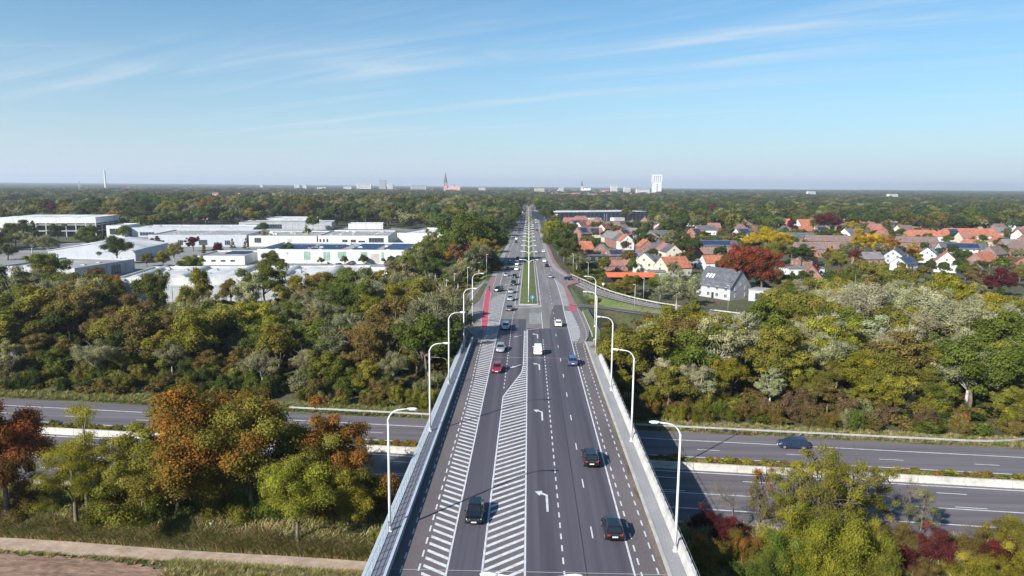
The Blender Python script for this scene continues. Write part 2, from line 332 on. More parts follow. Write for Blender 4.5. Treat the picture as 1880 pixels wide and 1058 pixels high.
gy = sorted([-16000, -3000, -300, -60, 0, 20] + list(np.arange(30, 300, 2.5)) + list(np.arange(300, 580, 5)) + list(np.arange(580, 900, 40)) + geo(900, 16500, 20))
gx = np.array(gx); gy = np.array(gy)
XX, YY = np.meshgrid(gx, gy); ZZ = terrain(XX, YY)
nx, ny = len(gx), len(gy)
idx = np.arange(nx*ny).reshape(ny, nx)
F = np.stack([idx[:-1, :-1], idx[:-1, 1:], idx[1:, 1:], idx[1:, :-1]], -1).reshape(-1, 4)
ground = link(bpy.data.objects.new('ground', np_mesh('ground', np.stack([XX, YY, ZZ], -1).reshape(-1, 3), F, M['ground'])))
tag(ground, kind='structure')
def inside(x, y, poly):
    n = len(poly); r = np.zeros(np.shape(x), bool); j = n-1
    for i in range(n):
        xi, yi = poly[i]; xj, yj = poly[j]
        r ^= ((yi > y) != (yj > y)) & (x < (xj-xi)*(y-yi)/(yj-yi+1e-12)+xi); j = i
    return r
def patch(name, poly, mat, step=1.0, off=0.04, kind='structure', bumpy=0.0):
    P = np.array(poly); xs = np.arange(P[:, 0].min(), P[:, 0].max()+step, step); ys = np.arange(P[:, 1].min(), P[:, 1].max()+step, step)
    X, Y = np.meshgrid(xs, ys); Z = terrain(X, Y)+off
    if bumpy: Z = Z+RNG.random(Z.shape)*bumpy
    i = np.arange(X.size).reshape(X.shape); f = np.stack([i[:-1, :-1], i[:-1, 1:], i[1:, 1:], i[1:, :-1]], -1).reshape(-1, 4)
    cx = (X[:-1, :-1]+step/2).ravel(); cyy = (Y[:-1, :-1]+step/2).ravel(); f = f[inside(cx, cyy, poly)]
    o = link(bpy.data.objects.new(name, np_mesh(name, np.stack([X, Y, Z], -1).reshape(-1, 3), f, mat))); tag(o, kind=kind); return o

# ------------------------------------------------------------------ main road
def ribbon(name, fl, fr, Ys, off, mat, parent=None):
    m = MB(); rows = []
    for Y in Ys: rows.append(((fl(Y), Y, zr(Y)+off), (fr(Y), Y, zr(Y)+off)))
    for a, b in zip(rows[:-1], rows[1:]): m.poly([a[0], a[1], b[1], b[0]])
    o = m.build(name, mat, parent)
    if parent is None: tag(o, kind='structure')
    return o
def ys(a, b, st): return list(np.arange(a, b, st))+[b]
def lerpf(pts):
    A = [p[1] for p in pts]; B = [p[0] for p in pts]
    return lambda Y: float(np.interp(Y, A, B))
const = lambda v: (lambda Y: v)
road = ribbon('main_road', xl, xr, ys(6, 160, 7)+ys(162, 300, 4)+ys(305, 620, 7)+ys(640, 1500, 50), 0.0, M['asphalt_grey'])
ribbon('lane_surface', const(-11.7), const(12.2), ys(6, 146, 10), 0.006, M['asphalt_old'], road)
ribbon('lane_surface', const(-6.75), lerpf([(-3.65, 6), (-3.65, 108), (-0.7, 124), (-0.3, 160)]), ys(6, 108, 17)+ys(112, 172, 4), 0.012, M['asphalt'], road)
ribbon('lane_surface', const(0.0), const(9.5), ys(6, 161, 15), 0.012, M['asphalt'], road)
ribbon('lane_surface', lerpf([(5.3, 161.2), (5.6, 172), (6.6, 186), (7.6, 194)]), const(9.6), ys(161.2, 194, 4), 0.010, M['asphalt_dark'], road)
ribbon('seam', const(5.35), const(5.42), ys(6, 160, 20), 0.016, M['trim'], road)
ribbon('seam', const(-5.1), const(-5.06), ys(6, 110, 20), 0.016, M['asphalt_dark'], road)
def mk(name, pts, mat='white', off=0.022, parent=None):
    m = MB(); m.poly([(x, y, zr(y)+off) for x, y in pts]); return m.build(name, M[mat], parent or road)
def edge_line(f, y0, y1, w=0.15, mat='white', st=8):
    return ribbon('edge_line', lambda Y: f(Y)-w/2, lambda Y: f(Y)+w/2, ys(y0, y1, st), 0.022, M[mat], road)
def dashes(f, y0, y1, on, per, w=0.14, mat='white', name='lane_dash'):
    Y = y0
    while Y < y1:
        a, b = f(Y), f(Y+on); mk(name, [(a-w/2, Y), (a+w/2, Y), (b+w/2, Y+on), (b-w/2, Y+on)], mat); Y += per
# left side of the bridge
edge_line(lerpf([(-6.7, 0), (-6.7, 216)]), 10, 216, 0.16)
dashes(lerpf([(-9.12, 50), (-9.2, 112), (-9.55, 131), (-9.9, 166)]), 51.6, 162, 1.18, 2.32, 0.16)
dashes(lerpf([(-10.62, 50), (-10.9, 114), (-11.2, 125), (-11.4, 150)]), 51.4, 148, 1.1, 2.25, 0.13, 'white')
Y = 50.4
while Y < 168:                                        # left hatching
    xa = float(np.interp(Y, [50, 112, 131, 166], [-8.82, -8.9, -9.25, -9.6])); xb = -6.80; d = 0.68*(xb-xa); t = 0.46
    mk('hatch_stripe', [(xa, Y+d), (xa, Y+d+t), (xb, Y+t), (xb, Y)]); Y += 1.28
Y = 169.5
while Y < 213:                                        # worn part of it beyond the junction
    xa = float(np.interp(Y, [168, 198, 204, 217], [-9.6, -10.6, -10.3, -6.9])); xb = -6.85
    if xb-xa > 0.4: mk('hatch_stripe', [(xa, Y+0.5*(xb-xa)), (xa, Y+0.5*(xb-xa)+0.62), (xb, Y+0.62), (xb, Y)], 'white_worn')
    Y += 1.05
ribbon('worn_paint', lerpf([(-9.9, 170), (-10.7, 198), (-10.4, 205), (-6.9, 217)]), const(-6.8), ys(170, 216, 4), 0.014, M['worn'], road)
# middle hatching with its taper
cb = lerpf([(-3.62, 0), (-3.66, 107), (-3.1, 110), (-0.95, 121), (-0.62, 126), (-0.62, 160)])
edge_line(const(0.06), 10, 158.5, 0.17)
ribbon('edge_line', lambda Y: cb(Y)-0.09, lambda Y: cb(Y)+0.09, ys(10, 106, 12)+ys(107, 128, 1.5)+ys(131, 158, 9), 0.022, M['white'], road)
Y = 47.0
while Y < 158.0:
    x0 = -0.04; t = 0.50; xa = -0.1
    for _ in range(40): xa = cb(min(158, Y+0.85*xa))+0.12
    if Y+0.85*xa < 157.6: mk('hatch_stripe', [(xa, Y+0.85*xa), (x0, Y+0.85*x0), (x0, Y+0.85*x0+t), (xa, Y+0.85*xa+t)])
    Y += 1.36
dashes(const(-3.7), 111.5, 178, 1.1, 2.2, 0.14)
edge_line(lerpf([(-3.5, 180), (-3.45, 220), (-2.95, 300), (-2.95, 2400)]), 180, 1300, 0.16, st=15)
dashes(lerpf([(-6.6, 216), (-6.4, 250), (-6.4, 2400)]), 217, 800, 2.5, 6.0, 0.16)
edge_line(lerpf([(-9.5, 238), (-9.7, 270), (-9.9, 321), (-9.9, 1400)]), 238, 900, 0.15, st=15)
edge_line(lerpf([(-11.5, 230), (-11.9, 269), (-11.9, 900)]), 230, 700, 0.12, st=15)
# right side
dashes(const(3.45), 51.2, 150, 1.08, 2.2, 0.15)
edge_line(const(3.6), 160.5, 182, 0.15)
dashes(const(6.45), 40.0, 156, 2.3, 11.25, 0.14)
dashes(const(6.8), 165, 196, 2.0, 7.5, 0.14); dashes(lerpf([(6.9, 196), (7.0, 2400)]), 202, 900, 2.2, 7.5, 0.15)
edge_line(lerpf([(9.5, 0), (9.45, 130), (9.7, 185), (9.95, 195), (10.1, 233), (9.8, 262)]), 10, 262, 0.18)
edge_line(lerpf([(9.7, 280), (9.4, 366), (9.6, 557), (9.6, 2400)]), 284, 1300, 0.16, st=15)
edge_line(lerpf([(3.7, 190), (3.7, 247), (3.4, 350), (3.4, 2400)]), 190, 1300, 0.18, st=15)
dashes(lerpf([(10.15, 0), (10.0, 127), (10.2, 145), (11.3, 151)]), 51, 149, 1.15, 2.3, 0.15)
dashes(lerpf([(11.6, 0), (11.5, 125), (11.8, 144), (13.2, 152), (13.6, 161), (13.5, 188)]), 52, 188, 1.1, 2.2, 0.14)
hb = lerpf([(10.2, 146), (11.5, 151.5), (12.0, 157), (12.1, 164), (11.5, 184)])
dashes(hb, 150, 184, 1.1, 1.9, 0.15)
ribbon('worn_paint', const(9.75), lambda Y: hb(Y)-0.15, ys(148, 184, 3), 0.014, M['worn'], road)
Y = 148.0
while Y < 184:
    mk('hatch_stripe', [(9.75, Y), (hb(Y)-0.12, Y-0.25), (hb(Y)-0.12, Y+0.17), (9.75, Y+0.42)], 'white'); Y += 0.92
for i, t in enumerate(np.linspace(0, 1, 11)[:-1]):     # give-way line of the turning lane
    x = -0.35+3.5*t; y = 158.5+2.6*t; mk('give_way_tooth', [(x, y), (x+0.27, y+0.18), (x+0.24, y+0.5), (x-0.02, y+0.32)])
ribbon('worn_paint', lerpf([(0.4, 165.4), (0.2, 173), (0.45, 181)]), const(3.5), ys(165.4, 181, 3), 0.014, M['worn'], road)
for Y in np.arange(166, 180.6, 0.95): mk('hatch_stripe', [(0.45, Y), (3.45, Y+0.35), (3.45, Y+0.8), (0.45, Y+0.45)], 'white_worn')
def turn_arrow(x, Y, k=1.0):
    a = [(0.075, 0), (0.09, 3.9*k), (-0.55, 4.55*k), (-0.50, 4.95*k), (-1.30, 4.75*k), (-0.80, 3.65*k), (-0.72, 4.12*k), (-0.16, 3.75*k), (-0.14, 0)]
    m = MB(); P = [(x+u, Y+v) for u, v in a]; z = 0.022
    for q in ([0, 1, 7, 8], [1, 2, 6, 7], [2, 3, 4, 5, 6]): m.poly([(P[i][0], P[i][1], z) for i in q])
    m.build('turn_arrow', M['white'], road)
for Y in (67.8, 95.9, 123.5, 150.0): turn_arrow(2.35, Y)
def merge_arrow(x, Y):
    d = Vector((-0.62, -0.78)); n = Vector((0.78, -0.62)); o = Vector((x, Y)); m = MB()
    p = lambda a, b: (*(o+d*a+n*b), 0.022)
    m.poly([p(-3.3, -0.10), p(-3.3, 0.10), p(-1.4, 0.13), p(-1.4, -0.13)]); m.poly([p(-1.5, -0.45), p(-1.5, 0.45), p(0, 0)]); m.build('merge_arrow', M['white'], road)
merge_arrow(-3.1, 150.7); merge_arrow(-3.1, 124.5); merge_arrow(-8.0, 232); merge_arrow(-8.0, 252)
# junction surfaces
def zsheet(name, pts, mat, off, parent=road):
    m = MB(); m.poly([(x, y, zr(y)+off) for x, y in pts]); return m.build(name, M[mat], parent)
zsheet('sandy_paving', [(-11.0, 151), (-13.4, 154), (-15.2, 166), (-15.4, 181), (-15.0, 188), (-12.8, 191), (-11.3, 176), (-10.5, 160)], 'sand', 0.008)
redl = lerpf([(-9.7, 159), (-10.6, 172), (-12.1, 210), (-12.5, 224)])
ribbon('red_cycle_path', lambda Y: redl(Y)-0.82, lambda Y: redl(Y)+0.82, ys(159, 224, 3), 0.017, M['red'], road)
ribbon('red_cycle_path', lerpf([(-13.3, 224.2), (-13.4, 300)]), lerpf([(-11.75, 224.2), (-12.1, 300)]), ys(224.2, 262, 5), 0.017, M['red_faded'], road)
ribbon('cycle_path', lerpf([(-13.5, 262), (-13.6, 450)]), const(-12.1), ys(262, 560, 8), 0.010, M['pale'], road)
for s in (-0.86, 0.86): dashes((lambda s: lambda Y: redl(Y)+s)(s), 160, 223, 0.9, 1.8, 0.16)
ribbon('pale_shoulder', const(9.95), lerpf([(11.7, 192), (12.0, 215), (12.1, 236), (11.2, 246), (10.4, 254)]), ys(192.5, 254, 4), 0.010, M['pale'], road)
zsheet('pale_island', [(18.4, 251), (16.4, 263), (14.2, 281), (12.3, 300), (11.7, 320), (10.3, 320), (10.2, 300), (11.4, 286), (14.3, 265)], 'pale', 0.020)
ribbon('pale_shoulder', const(9.9), lerpf([(11.4, 320), (11.2, 380), (11.2, 800)]), ys(320, 800, 10), 0.010, M['pale'], road)
ribbon('red_cycle_path', lerpf([(16.9, 252), (14.2, 279), (12.6, 296), (11.5, 338), (11.2, 445)]), lerpf([(18.0, 252), (15.4, 279), (13.8, 296), (12.6, 338), (12.4, 445)]), ys(252, 445, 6), 0.026, M['red_faded'], road)
zsheet('red_cycle_path', [(11.9, 236), (13.2, 236), (19.0, 248.5), (18.2, 252.3), (12.4, 241)], 'red_faded', 0.026)
ribbon('red_cycle_path', lerpf([(11.75, 195.4), (12.0, 236)]), lerpf([(13.3, 195.4), (13.15, 236)]), ys(195.4, 236, 4), 0.018, M['red_faded'], road)
ribbon('red_cycle_path', const(11.45), const(13.2), ys(183.6, 195.2, 4), 0.018, M['red'], road)
ribbon('kerb_strip', lerpf([(14.2, 149), (14.42, 156), (14.42, 184)]), lerpf([(14.5, 149), (14.75, 156), (14.75, 184)]), ys(152, 184, 4), 0.06, M['kerb'], road)
# median: kerb frame with grass inside
mw_ = (lambda Y: float(np.interp(Y, [194, 310, 2400], [-2.45, -2.3, -2.2])), lambda Y: float(np.interp(Y, [194, 310, 2400], [3.05, 2.9, 2.8])))
med = MB(); rows = []
for Y in ys(194, 300, 6)+ys(310, 620, 12)+ys(650, 1480, 80): rows.append((mw_[0](Y), mw_[1](Y), Y, zr(Y)))
for a, b in zip(rows[:-1], rows[1:]):
    for (u, v, s) in ((a[0], a[0]+0.3, 0), (a[1]-0.3, a[1], 1)):
        u2, v2 = (b[0], b[0]+0.3) if s == 0 else (b[1]-0.3, b[1])
        med.poly([(u, a[2], a[3]+0.16), (v, a[2], a[3]+0.16), (v2, b[2], b[3]+0.16), (u2, b[2], b[3]+0.16)])
    med.poly([(a[0], a[2], a[3]-0.1), (a[0], a[2], a[3]+0.16), (b[0], b[2], b[3]+0.16), (b[0], b[2], b[3]-0.1)])
    med.poly([(a[1], a[2], a[3]-0.1), (a[1], a[2], a[3]+0.16), (b[1], b[2], b[3]+0.16), (b[1], b[2], b[3]-0.1)])
med.box(mw_[0](194), mw_[1](194), 193.5, 194, -0.3, 0.16)
tag(med.build('median_kerb', M['kerb']), kind='structure')
gm = MB()
for a, b in zip(rows[:-1], rows[1:]):
    n = 4
    def prof(r, k): t = k/n; return (r[0]+0.3+(r[1]-r[0]-0.6)*t, r[2], r[3]+0.13+0.16*math.sin(math.pi*t))
    for k in range(n): gm.poly([prof(a, k), prof(a, k+1), prof(b, k+1), prof(b, k)])
tag(gm.build('median_grass', M['greengrass']), kind='structure')
mk('pale_apron', [(-3.3, 186.8), (3.6, 189.2), (3.6, 193.4), (-3.3, 193.4)], 'pale', 0.012)
# ramps
def ramp(name, P, w, mat, lines=True):
    m = MB(); L = []; Rr = []
    for i, p in enumerate(P):
        a = P[max(0, i-1)]; b = P[min(len(P)-1, i+1)]; d = Vector((b[0]-a[0], b[1]-a[1])).normalized(); n = Vector((-d.y, d.x))
        L.append(Vector((p[0]+n.x*w, p[1]+n.y*w, p[2]))); Rr.append(Vector((p[0]-n.x*w, p[1]-n.y*w, p[2])))
    z = Vector((0, 0, 0.03))
    for i in range(len(P)-1): m.poly([L[i]+z, Rr[i]+z, Rr[i+1]+z, L[i+1]+z])
    o = tag(m.build(name, M[mat]), kind='structure')
    for (A, B, c0, c1, mt, up) in ((L, Rr, 0.04, 0.10, 'kerb', 0.06), (L, Rr, 0.90, 0.96, 'kerb', 0.06)) + (((L, Rr, 0.44, 0.475, 'white', 0.045),) if lines else ()):
        q = MB(); u = Vector((0, 0, up))
        for i in range(2, len(P)-1):
            f = lambda k, c: A[k].lerp(B[k], c)+u
            q.poly([f(i, c0), f(i, c1), f(i+1, c1), f(i+1, c0)])
        q.build('kerb_strip' if mt == 'kerb' else 'edge_line', M[mt], o)
    return o, L, Rr
rA, AL, AR = ramp('slip_road', RAMPS[0][0], 2.7, 'asphalt_grey'); rB, BL, BR = ramp('slip_road', RAMPS[1][0], 2.1, 'asphalt_dark', False); rL, LL, LR = ramp('slip_road', RAMPS[2][0], 2.9, 'asphalt_grey')
m = MB(); z = -0.93
for q in ([(-17.6, 203.5), (-14.8, 206.2), (-16.0, 209.0), (-19.0, 206.0)],): m.poly([(x, y, z) for x, y in q])
m.build('teal_marking', M['teal'], rL)
m = MB(); m.poly([(-17.6, 205.6, z+.01), (-16.0, 206.2, z+.01), (-16.2, 206.9, z+.01), (-17.8, 206.3, z+.01)]); m.build('arrow_marking', M['white'], rL)
patch('verge_grass', [(14.2, 197), (13.9, 229), (16, 233), (20.3, 222), (25, 212), (31, 203), (40, 196), (41, 189.8), (31, 191.8), (23, 196.2), (16, 196.2)], M['grass'], 0.9)
patch('verge_grass', [(14.9, 150), (14.9, 187), (16.8, 187), (17.2, 150)], M['grass'], 0.6)
patch('verge_grass', [(-15.6, 172), (-15.6, 191), (-17.5, 195), (-19.5, 190), (-20.5, 178), (-18, 170)], M['grass'], 0.8)
patch('verge_grass', [(19.5, 256), (16.2, 285), (14.6, 320), (14.4, 420), (20.5, 420), (21, 320), (23, 285), (27, 250), (24, 238)], M['drygrass'], 1.2)
patch('verge_grass', [(-15.3, 235), (-15.6, 300), (-15.6, 420), (-24, 420), (-24, 300), (-27, 240), (-22, 215), (-18.6, 220)], M['grass'], 1.2)
patch('verge_grass', [(-14.6, 430), (-13.8, 590), (-21, 560), (-20, 430)], M['greengrass'], 2.0)

# ------------------------------------------------------------------ motorway
def mway(name, t0, t1, z, mat, x0=-330, x1=330, parent=None, n=1):
    m = MB()
    m.poly([(x0, t0-0.1*x0, z), (x1, t0-0.1*x1, z), (x1, t1-0.1*x1, z), (x0, t1-0.1*x0, z)])
    o = m.build(name, M[mat], parent)
    if parent is None: tag(o, kind='structure')
    return o
MZ = GZ+0.05
mf = mway('motorway', 102.9, 114.1, MZ, 'mway'); mn = mway('motorway', 81.6, 98.1, MZ, 'mway')
mway('edge_line', 110.25, 110.48, MZ+0.012, 'white', parent=mf); mway('edge_line', 103.2, 103.4, MZ+0.012, 'white', parent=mf)
mway('edge_line', 97.35, 97.6, MZ+0.012, 'white', parent=mn); mway('edge_line', 90.35, 90.55, MZ+0.012, 'white', parent=mn); mway('edge_line', 85.75, 86.0, MZ+0.012, 'white', parent=mn)
for k in range(-24, 24):
    x = 28.0+13.2*k; mway('lane_dash', 106.45, 106.62, MZ+0.012, 'white', x-1.7, x+1.7, mf)
    x = 31.7+12.4*k; mway('lane_dash', 95.1, 95.28, MZ+0.012, 'white', x-1.9, x+1.9, mn)
    mway('lane_dash', 90.95, 91.12, MZ+0.012, 'white', x-1.9, x+1.9, mn)
def mw_box(name, t0, t1, z0, z1, mat, x0=-330, x1=330, top=None, parent=None):
    m = MB(); k = top if top is not None else 0
    r = lambda x: [(x, t0-0.1*x, z0), (x, t1-0.1*x, z0), (x, t1-k-0.1*x, z1), (x, t0+k-0.1*x, z1)]
    m.loft([r(x0), r(x1)]); return m.build(name, M[mat], parent)
bar = empty('concrete_barrier', (0, 98.6, GZ)); tag(bar, 'pale concrete crash barrier along the motorway median', 'barrier')
bm_ = MB()
prof = [(0, 0), (0.85, 0), (0.85, 0.12), (0.66, 0.35), (0.60, 0.95), (0.25, 0.95), (0.19, 0.35), (0, 0.12)]
bm_.loft([[(x, 0.1*0-0.1*x+u-0.3, w) for u, w in prof] for x in (0, 5.94)]); bme = bm_.mesh('barrier_segment', M['barrier'])
for k in range(-56, 56): inst('barrier_segment', bme, bar, (k*6.0, -0.6*k, 0))
tag(mw_box('low_wall', 81.0, 81.5, GZ, GZ+0.45, 'barrier'), 'low pale concrete edge wall on the near side of the motorway', 'wall')
mway('median_strip', 98.9, 102.8, GZ+0.03, 'drygrass')
def guard_rail(name, label, pts, h=0.75, step=4.0, mat='galv'):
    o = empty(name, (pts[0][0], pts[0][1], pts[0][2])); tag(o, label, 'guard rail')
    O = Vector(pts[0]); P = [Vector(p)-O for p in pts]
    m = MB(); rings = []
    for i, p in enumerate(P):
        d = (P[min(i+1, len(P)-1)]-P[max(0, i-1)]); d.z = 0; d.normalize(); n = Vector((-d.y, d.x, 0)); up = Vector((0, 0, 1))
        rings.append([p+up*(h-0.32), p+n*0.07+up*(h-0.27), p+n*0.07+up*(h-0.2), p+up*(h-0.16), p+n*0.07+up*(h-0.11), p+n*0.07+up*(h-0.05), p+up*h, p-n*0.02+up*h, p-n*0.02+up*(h-0.32)])
    m.loft(rings); m.build('beam', M[mat], o)
    pm_ = MB(); pm_.box(-0.05, 0.05, -0.05, 0.05, -0.3, h-0.05); pme = pm_.mesh('post', M[mat])
    acc = 0.0
    for a, b in zip(P[:-1], P[1:]):
        L = (b-a).length
        while acc < L:
            q = a.lerp(b, acc/L); inst('post', pme, o, (q.x-0.0, q.y+0.0, q.z)); acc += step
        acc -= L
    return o
guard_rail('guard_rail', 'galvanised guard rail on the far verge of the motorway', [(x, 115.2-0.1*x, GZ) for x in np.arange(-42, 71, 4)]+[(74, 108.2, GZ), (77, 108.7, GZ), (80, 109.6, GZ), (84, 111, GZ), (92, 114.5, GZ)], 0.8)
guard_rail('guard_rail', 'pale guard rail curving along the outer edge of the slip road beside the village', [(p.x+0.8, p.y+0.6, p.z-0.05) for p in AL[6:56]] if AL[20].y > AR[20].y else [(p.x+0.8, p.y+0.6, p.z-0.05) for p in AR[6:56]], 0.6, mat='barrier')
OL = LL if LL[10].x < LR[10].x else LR
guard_rail('guard_rail', 'dark guard rail round the outer bend of the slip road left of the main road', [(p.x-0.6, p.y+0.2, p.z-0.05) for p in OL[3:34]], 0.7, mat='darksteel')
guard_rail('guard_rail', 'short dark guard rail on the grass strip past the end of the right parapet', [(16.1, 187, -0.2), (16.3, 178, -0.2), (16.5, 168, -0.2), (16.6, 158, -0.2), (15.8, 150, -0.2)], 0.6, mat='darksteel')
patch('verge_grass', [(x, 114.2-0.1*x) for x in (-240, -16)]+[(x, 119.0-0.1*x) for x in (-16, -240)], M['grass'], 2.0)
patch('verge_grass', [(x, 114.2-0.1*x) for x in (16, 240)]+[(x, 117.4-0.1*x) for x in (240, 16)], M['drygrass'], 1.5)
# farm path and ploughed field on the near side
def ptc(x): return 67.0-0.083*x
m = MB()
for a in np.arange(-140, 40, 6.0):
    b = a+6.0; w = lambda x: 1.25+0.12*math.sin(x*0.21)
    m.poly([(a, ptc(a)-w(a), GZ+0.06), (b, ptc(b)-w(b), GZ+0.06), (b, ptc(b)+w(b), GZ+0.06), (a, ptc(a)+w(a), GZ+0.06)])
tag(m.build('farm_path', M['path']), kind='structure')
patch('field', [(-150, 77.4), (-100, 74.2), (-62, 70.4), (-45, 68.9), (-33, 66.2), (-26, 60), (-26, 40), (-100, 40), (-100, 73.5)][1:], M['soil'], 0.35, 0.05, bumpy=0.14)
patch('verge_grass', [(-38, 68.6), (-21, 67.0), (-8, 66), (-8, 50), (-25, 50), (-31, 64.5)], M['grass'], 0.4, 0.04)
patch('verge_grass', [(-150, 82), (-10, 70.2), (-10, 73.4), (-150, 85)], M['drygrass'], 1.0, 0.04)

# ------------------------------------------------------------------ bridge
br = empty('road_bridge', (0, 92, 0)); tag(br, 'long concrete road bridge over the motorway', 'bridge')
B0, B1 = 8.0, 147.0
def bpart(name, x0, x1, z0, z1, mat, y0=B0, y1=B1):
    m = MB(); m.box(x0, x1, y0-92, y1-92, z0, z1); return m.build(name, M[mat], br)
bpart('deck', -12.9, 13.9, -1.45, -0.03, 'concrete')
bpart('walkway', -12.95, -11.78, -0.02, 0.16, 'slab')
bpart('kerb', -11.77, -11.55, -0.02, 0.14, 'kerb')
bpart('footway', 12.62, 13.86, -0.02, 0.15, 'walk'); bpart('kerb', 12.32, 12.61, -0.02, 0.19, 'kerb')
bpart('gutter', 11.85, 12.31, 0.003, 0.018, 'dirt')
m = MB(); yy = (B0-92, B1-92)
m.loft([[(-13.0, y, 0.20), (-13.0, y, -1.3), (-13.85, y, -1.3), (-13.85, y, -0.35), (-13.72, y, 0.05), (-13.3, y, 0.26)] for y in yy]); 
for k in range(0): pass
fm = MB(); fm.loft([[(-12.97, y, 0.22), (-12.97, y, -1.3), (-13.9, y, -1.3), (-13.9, y, -0.1), (-13.75, y, 0.12), (-13.2, y, 0.22)] for y in (0, 2.97)]); fme = fm.mesh('fascia_panel', M['fascia'])
pw = MB(); pw.loft([[(13.88, y, 0.0), (13.90, y, 0.22), (14.12, y, 1.02), (14.42, y, 1.05), (14.45, y, -1.3), (13.92, y, -1.3)] for y in (0, 2.96)]); pwe = pw.mesh('parapet_panel', M['concrete'])
Y = B0
while Y+3 <= B1+0.5: inst('fascia_panel', fme, br, (0, Y-92, 0)); inst('parapet_panel', pwe, br, (0, Y-92, 0)); Y += 3.0
for yp in (101.0, 58.0):
    for xc in (-8.5, -2.8, 2.9, 8.6):
        m = MB(); m.tube([(xc, yp-92-0.1*xc, GZ-0.3), (xc, yp-92-0.1*xc, -1.4)], 0.6, 16); m.build('pier', M['concrete'], br, True)
bpart('abutment', -13.4, 13.9, -4.5, -1.46, 'concrete', 146.0, 149.0)
for yj in (56.4, 132.5): 
    m = MB(); m.box(-11.7, 12.3, yj-92, yj-92+0.07, 0.01, 0.027); m.build('expansion_joint', M['pale'], br)
rail = empty('handrail', (-13.05, B0, 0.2)); tag(rail, 'pale steel handrail with slim posts on the outer edge of the walkway', 'handrail')
pm_ = MB(); pm_.box(-0.03, 0.03, -0.035, 0.035, 0, 1.0); pme = pm_.mesh('post', M['steel'])
for k in range(100): inst('post', pme, rail, (0, 0.5+k*1.39, 0.0))
for zz, r in ((1.03, 0.045), (0.68, 0.022), (0.36, 0.022)):
    m = MB(); m.tube([(0, 0, zz), (0, 139, zz)], r, 8); m.build('rail', M['steel'], rail)
cb_ = empty('crash_barrier', (-11.6, B0, 0.14)); tag(cb_, 'pale box-beam crash barrier between walkway and carriageway', 'barrier')
pm_ = MB(); pm_.box(-0.05, 0.05, -0.06, 0.06, 0, 0.62); pme = pm_.mesh('post', M['steel'])
for k in range(70): inst('post', pme, cb_, (0, 0.5+k*2.0, 0.0))
m = MB(); m.box(-0.12, 0.12, 0, 139, 0.5, 0.72); m.build('beam', M['steel'], cb_)
m = MB(); m.box(-0.03, 0.03, 0, 139, 0.02, 0.5); m.build('lower_panel', M['steel'], cb_)
pr = empty('parapet_rail', (14.3, B0, 1.05)); tag(pr, 'thin steel rail on top of the concrete parapet', 'railing')
pm_ = MB(); pm_.box(-0.02, 0.02, -0.03, 0.03, 0, 0.62); pme = pm_.mesh('post', M['darksteel'])
for k in range(70): inst('post', pme, pr, (0, 0.6+k*2.0, 0.0))
m = MB(); m.tube([(0, 0, 0.62), (0, 139, 0.62)], 0.03, 8); m.build('rail', M['darksteel'], pr)
# end pieces: the left barrier flares outward, the right footway ends in sandy paving
guard_rail('guard_rail', 'short rail flaring off the far end of the left walkway', [(-11.6, 147, 0), (-11.9, 150, 0), (-12.9, 153, 0), (-13.9, 157, 0)], 0.7, 2.0, 'darksteel')

# ------------------------------------------------------------------ street lamps
def lamp_meshes(arms):
    pole = MB(); H = 11.1
    pole.tube([(0, 0, 0), (0, 0, 4), (0, 0, H)], [0.14, 0.12, 0.088], 10)
    for s in arms:
        pts = []
        for k in range(9):
            a = k/8*math.pi*0.44; pts.append((s*1.25*(1-math.cos(a)), 0, H-0.3+1.25*math.sin(a)))
        e = pts[-1]; pts.append((e[0]+s*0.9, 0, e[2]+0.12))
        pole.tube(pts, [0.088]*3+[0.072]*7, 8)
    ex, ez = e[0]+0.9*s, e[2]+0.12
    head = MB()
    for (u, w, h0, h1) in [(0, 0, 0, 0)]:
        rings = []
        for k, (x, ww, hh) in enumerate([(-0.1, 0.07, 0.06), (0.1, 0.13, 0.10), (0.45, 0.17, 0.13), (0.75, 0.14, 0.10), (0.88, 0.05, 0.04)]):
            rings.append([(x, ww*math.cos(2*math.pi*j/10), 0.02+hh*math.sin(2*math.pi*j/10)) for j in range(10)])
        head.loft(rings)
    base = MB(); base.box(-0.22, 0.22, -0.22, 0.22, 0, 0.05); base.tube([(0, 0, 0.05), (0, 0, 0.5)], 0.16, 10)
    lens = MB(); lens.box(0.15, 0.7, -0.1, 0.1, -0.10, -0.06)
    return pole.mesh('pole', M['lamp'], True), head.mesh('lamp_head', M['lamp'], True), base.mesh('base_plate', M['lamp']), lens.mesh('lens', M['headl']), abs(ex), ez
P1, HD, BP, LN, ex, ez = lamp_meshes([1]); P2 = lamp_meshes([1, -1])[0]
def street_lamp(loc, dirs, label, group, rz=0.0, s=1.0):
    o = empty('street_lamp', loc, rz, s); tag(o, label, 'street lamp', group)
    inst('pole', P1 if len(dirs) == 1 else P2, o, s=(dirs[0] if len(dirs) == 1 else 1, 1, 1)) if False else None
    p = inst('pole', P1 if len(dirs) == 1 else P2, o, rz=0 if dirs[0] > 0 else math.pi); inst('base_plate', BP, o)
    for d in dirs:
        h = inst('lamp_head', HD, o, (d*ex, 0, ez), 0 if d > 0 else math.pi); inst('lens', LN, h)
    return o
ORD = ['first', 'second', 'third', 'fourth', 'fifth', 'sixth', 'seventh', 'eighth', 'ninth', 'tenth']
for i, Y in enumerate((35.5, 62.9, 90.5, 113.1, 140.1, 166.0)):
    if i == 0: continue
    street_lamp((-12.9 if Y < 150 else -13.2, Y, 0.16 if Y < 147 else -0.05), [1], f'white curved-arm street lamp, {ORD[i-1]} from the near end along the left walkway' if Y < 150 else 'white curved-arm street lamp on the paving just past the left walkway', 'curved-arm lamps along the bridge', R(random.uniform(-4, 4)))
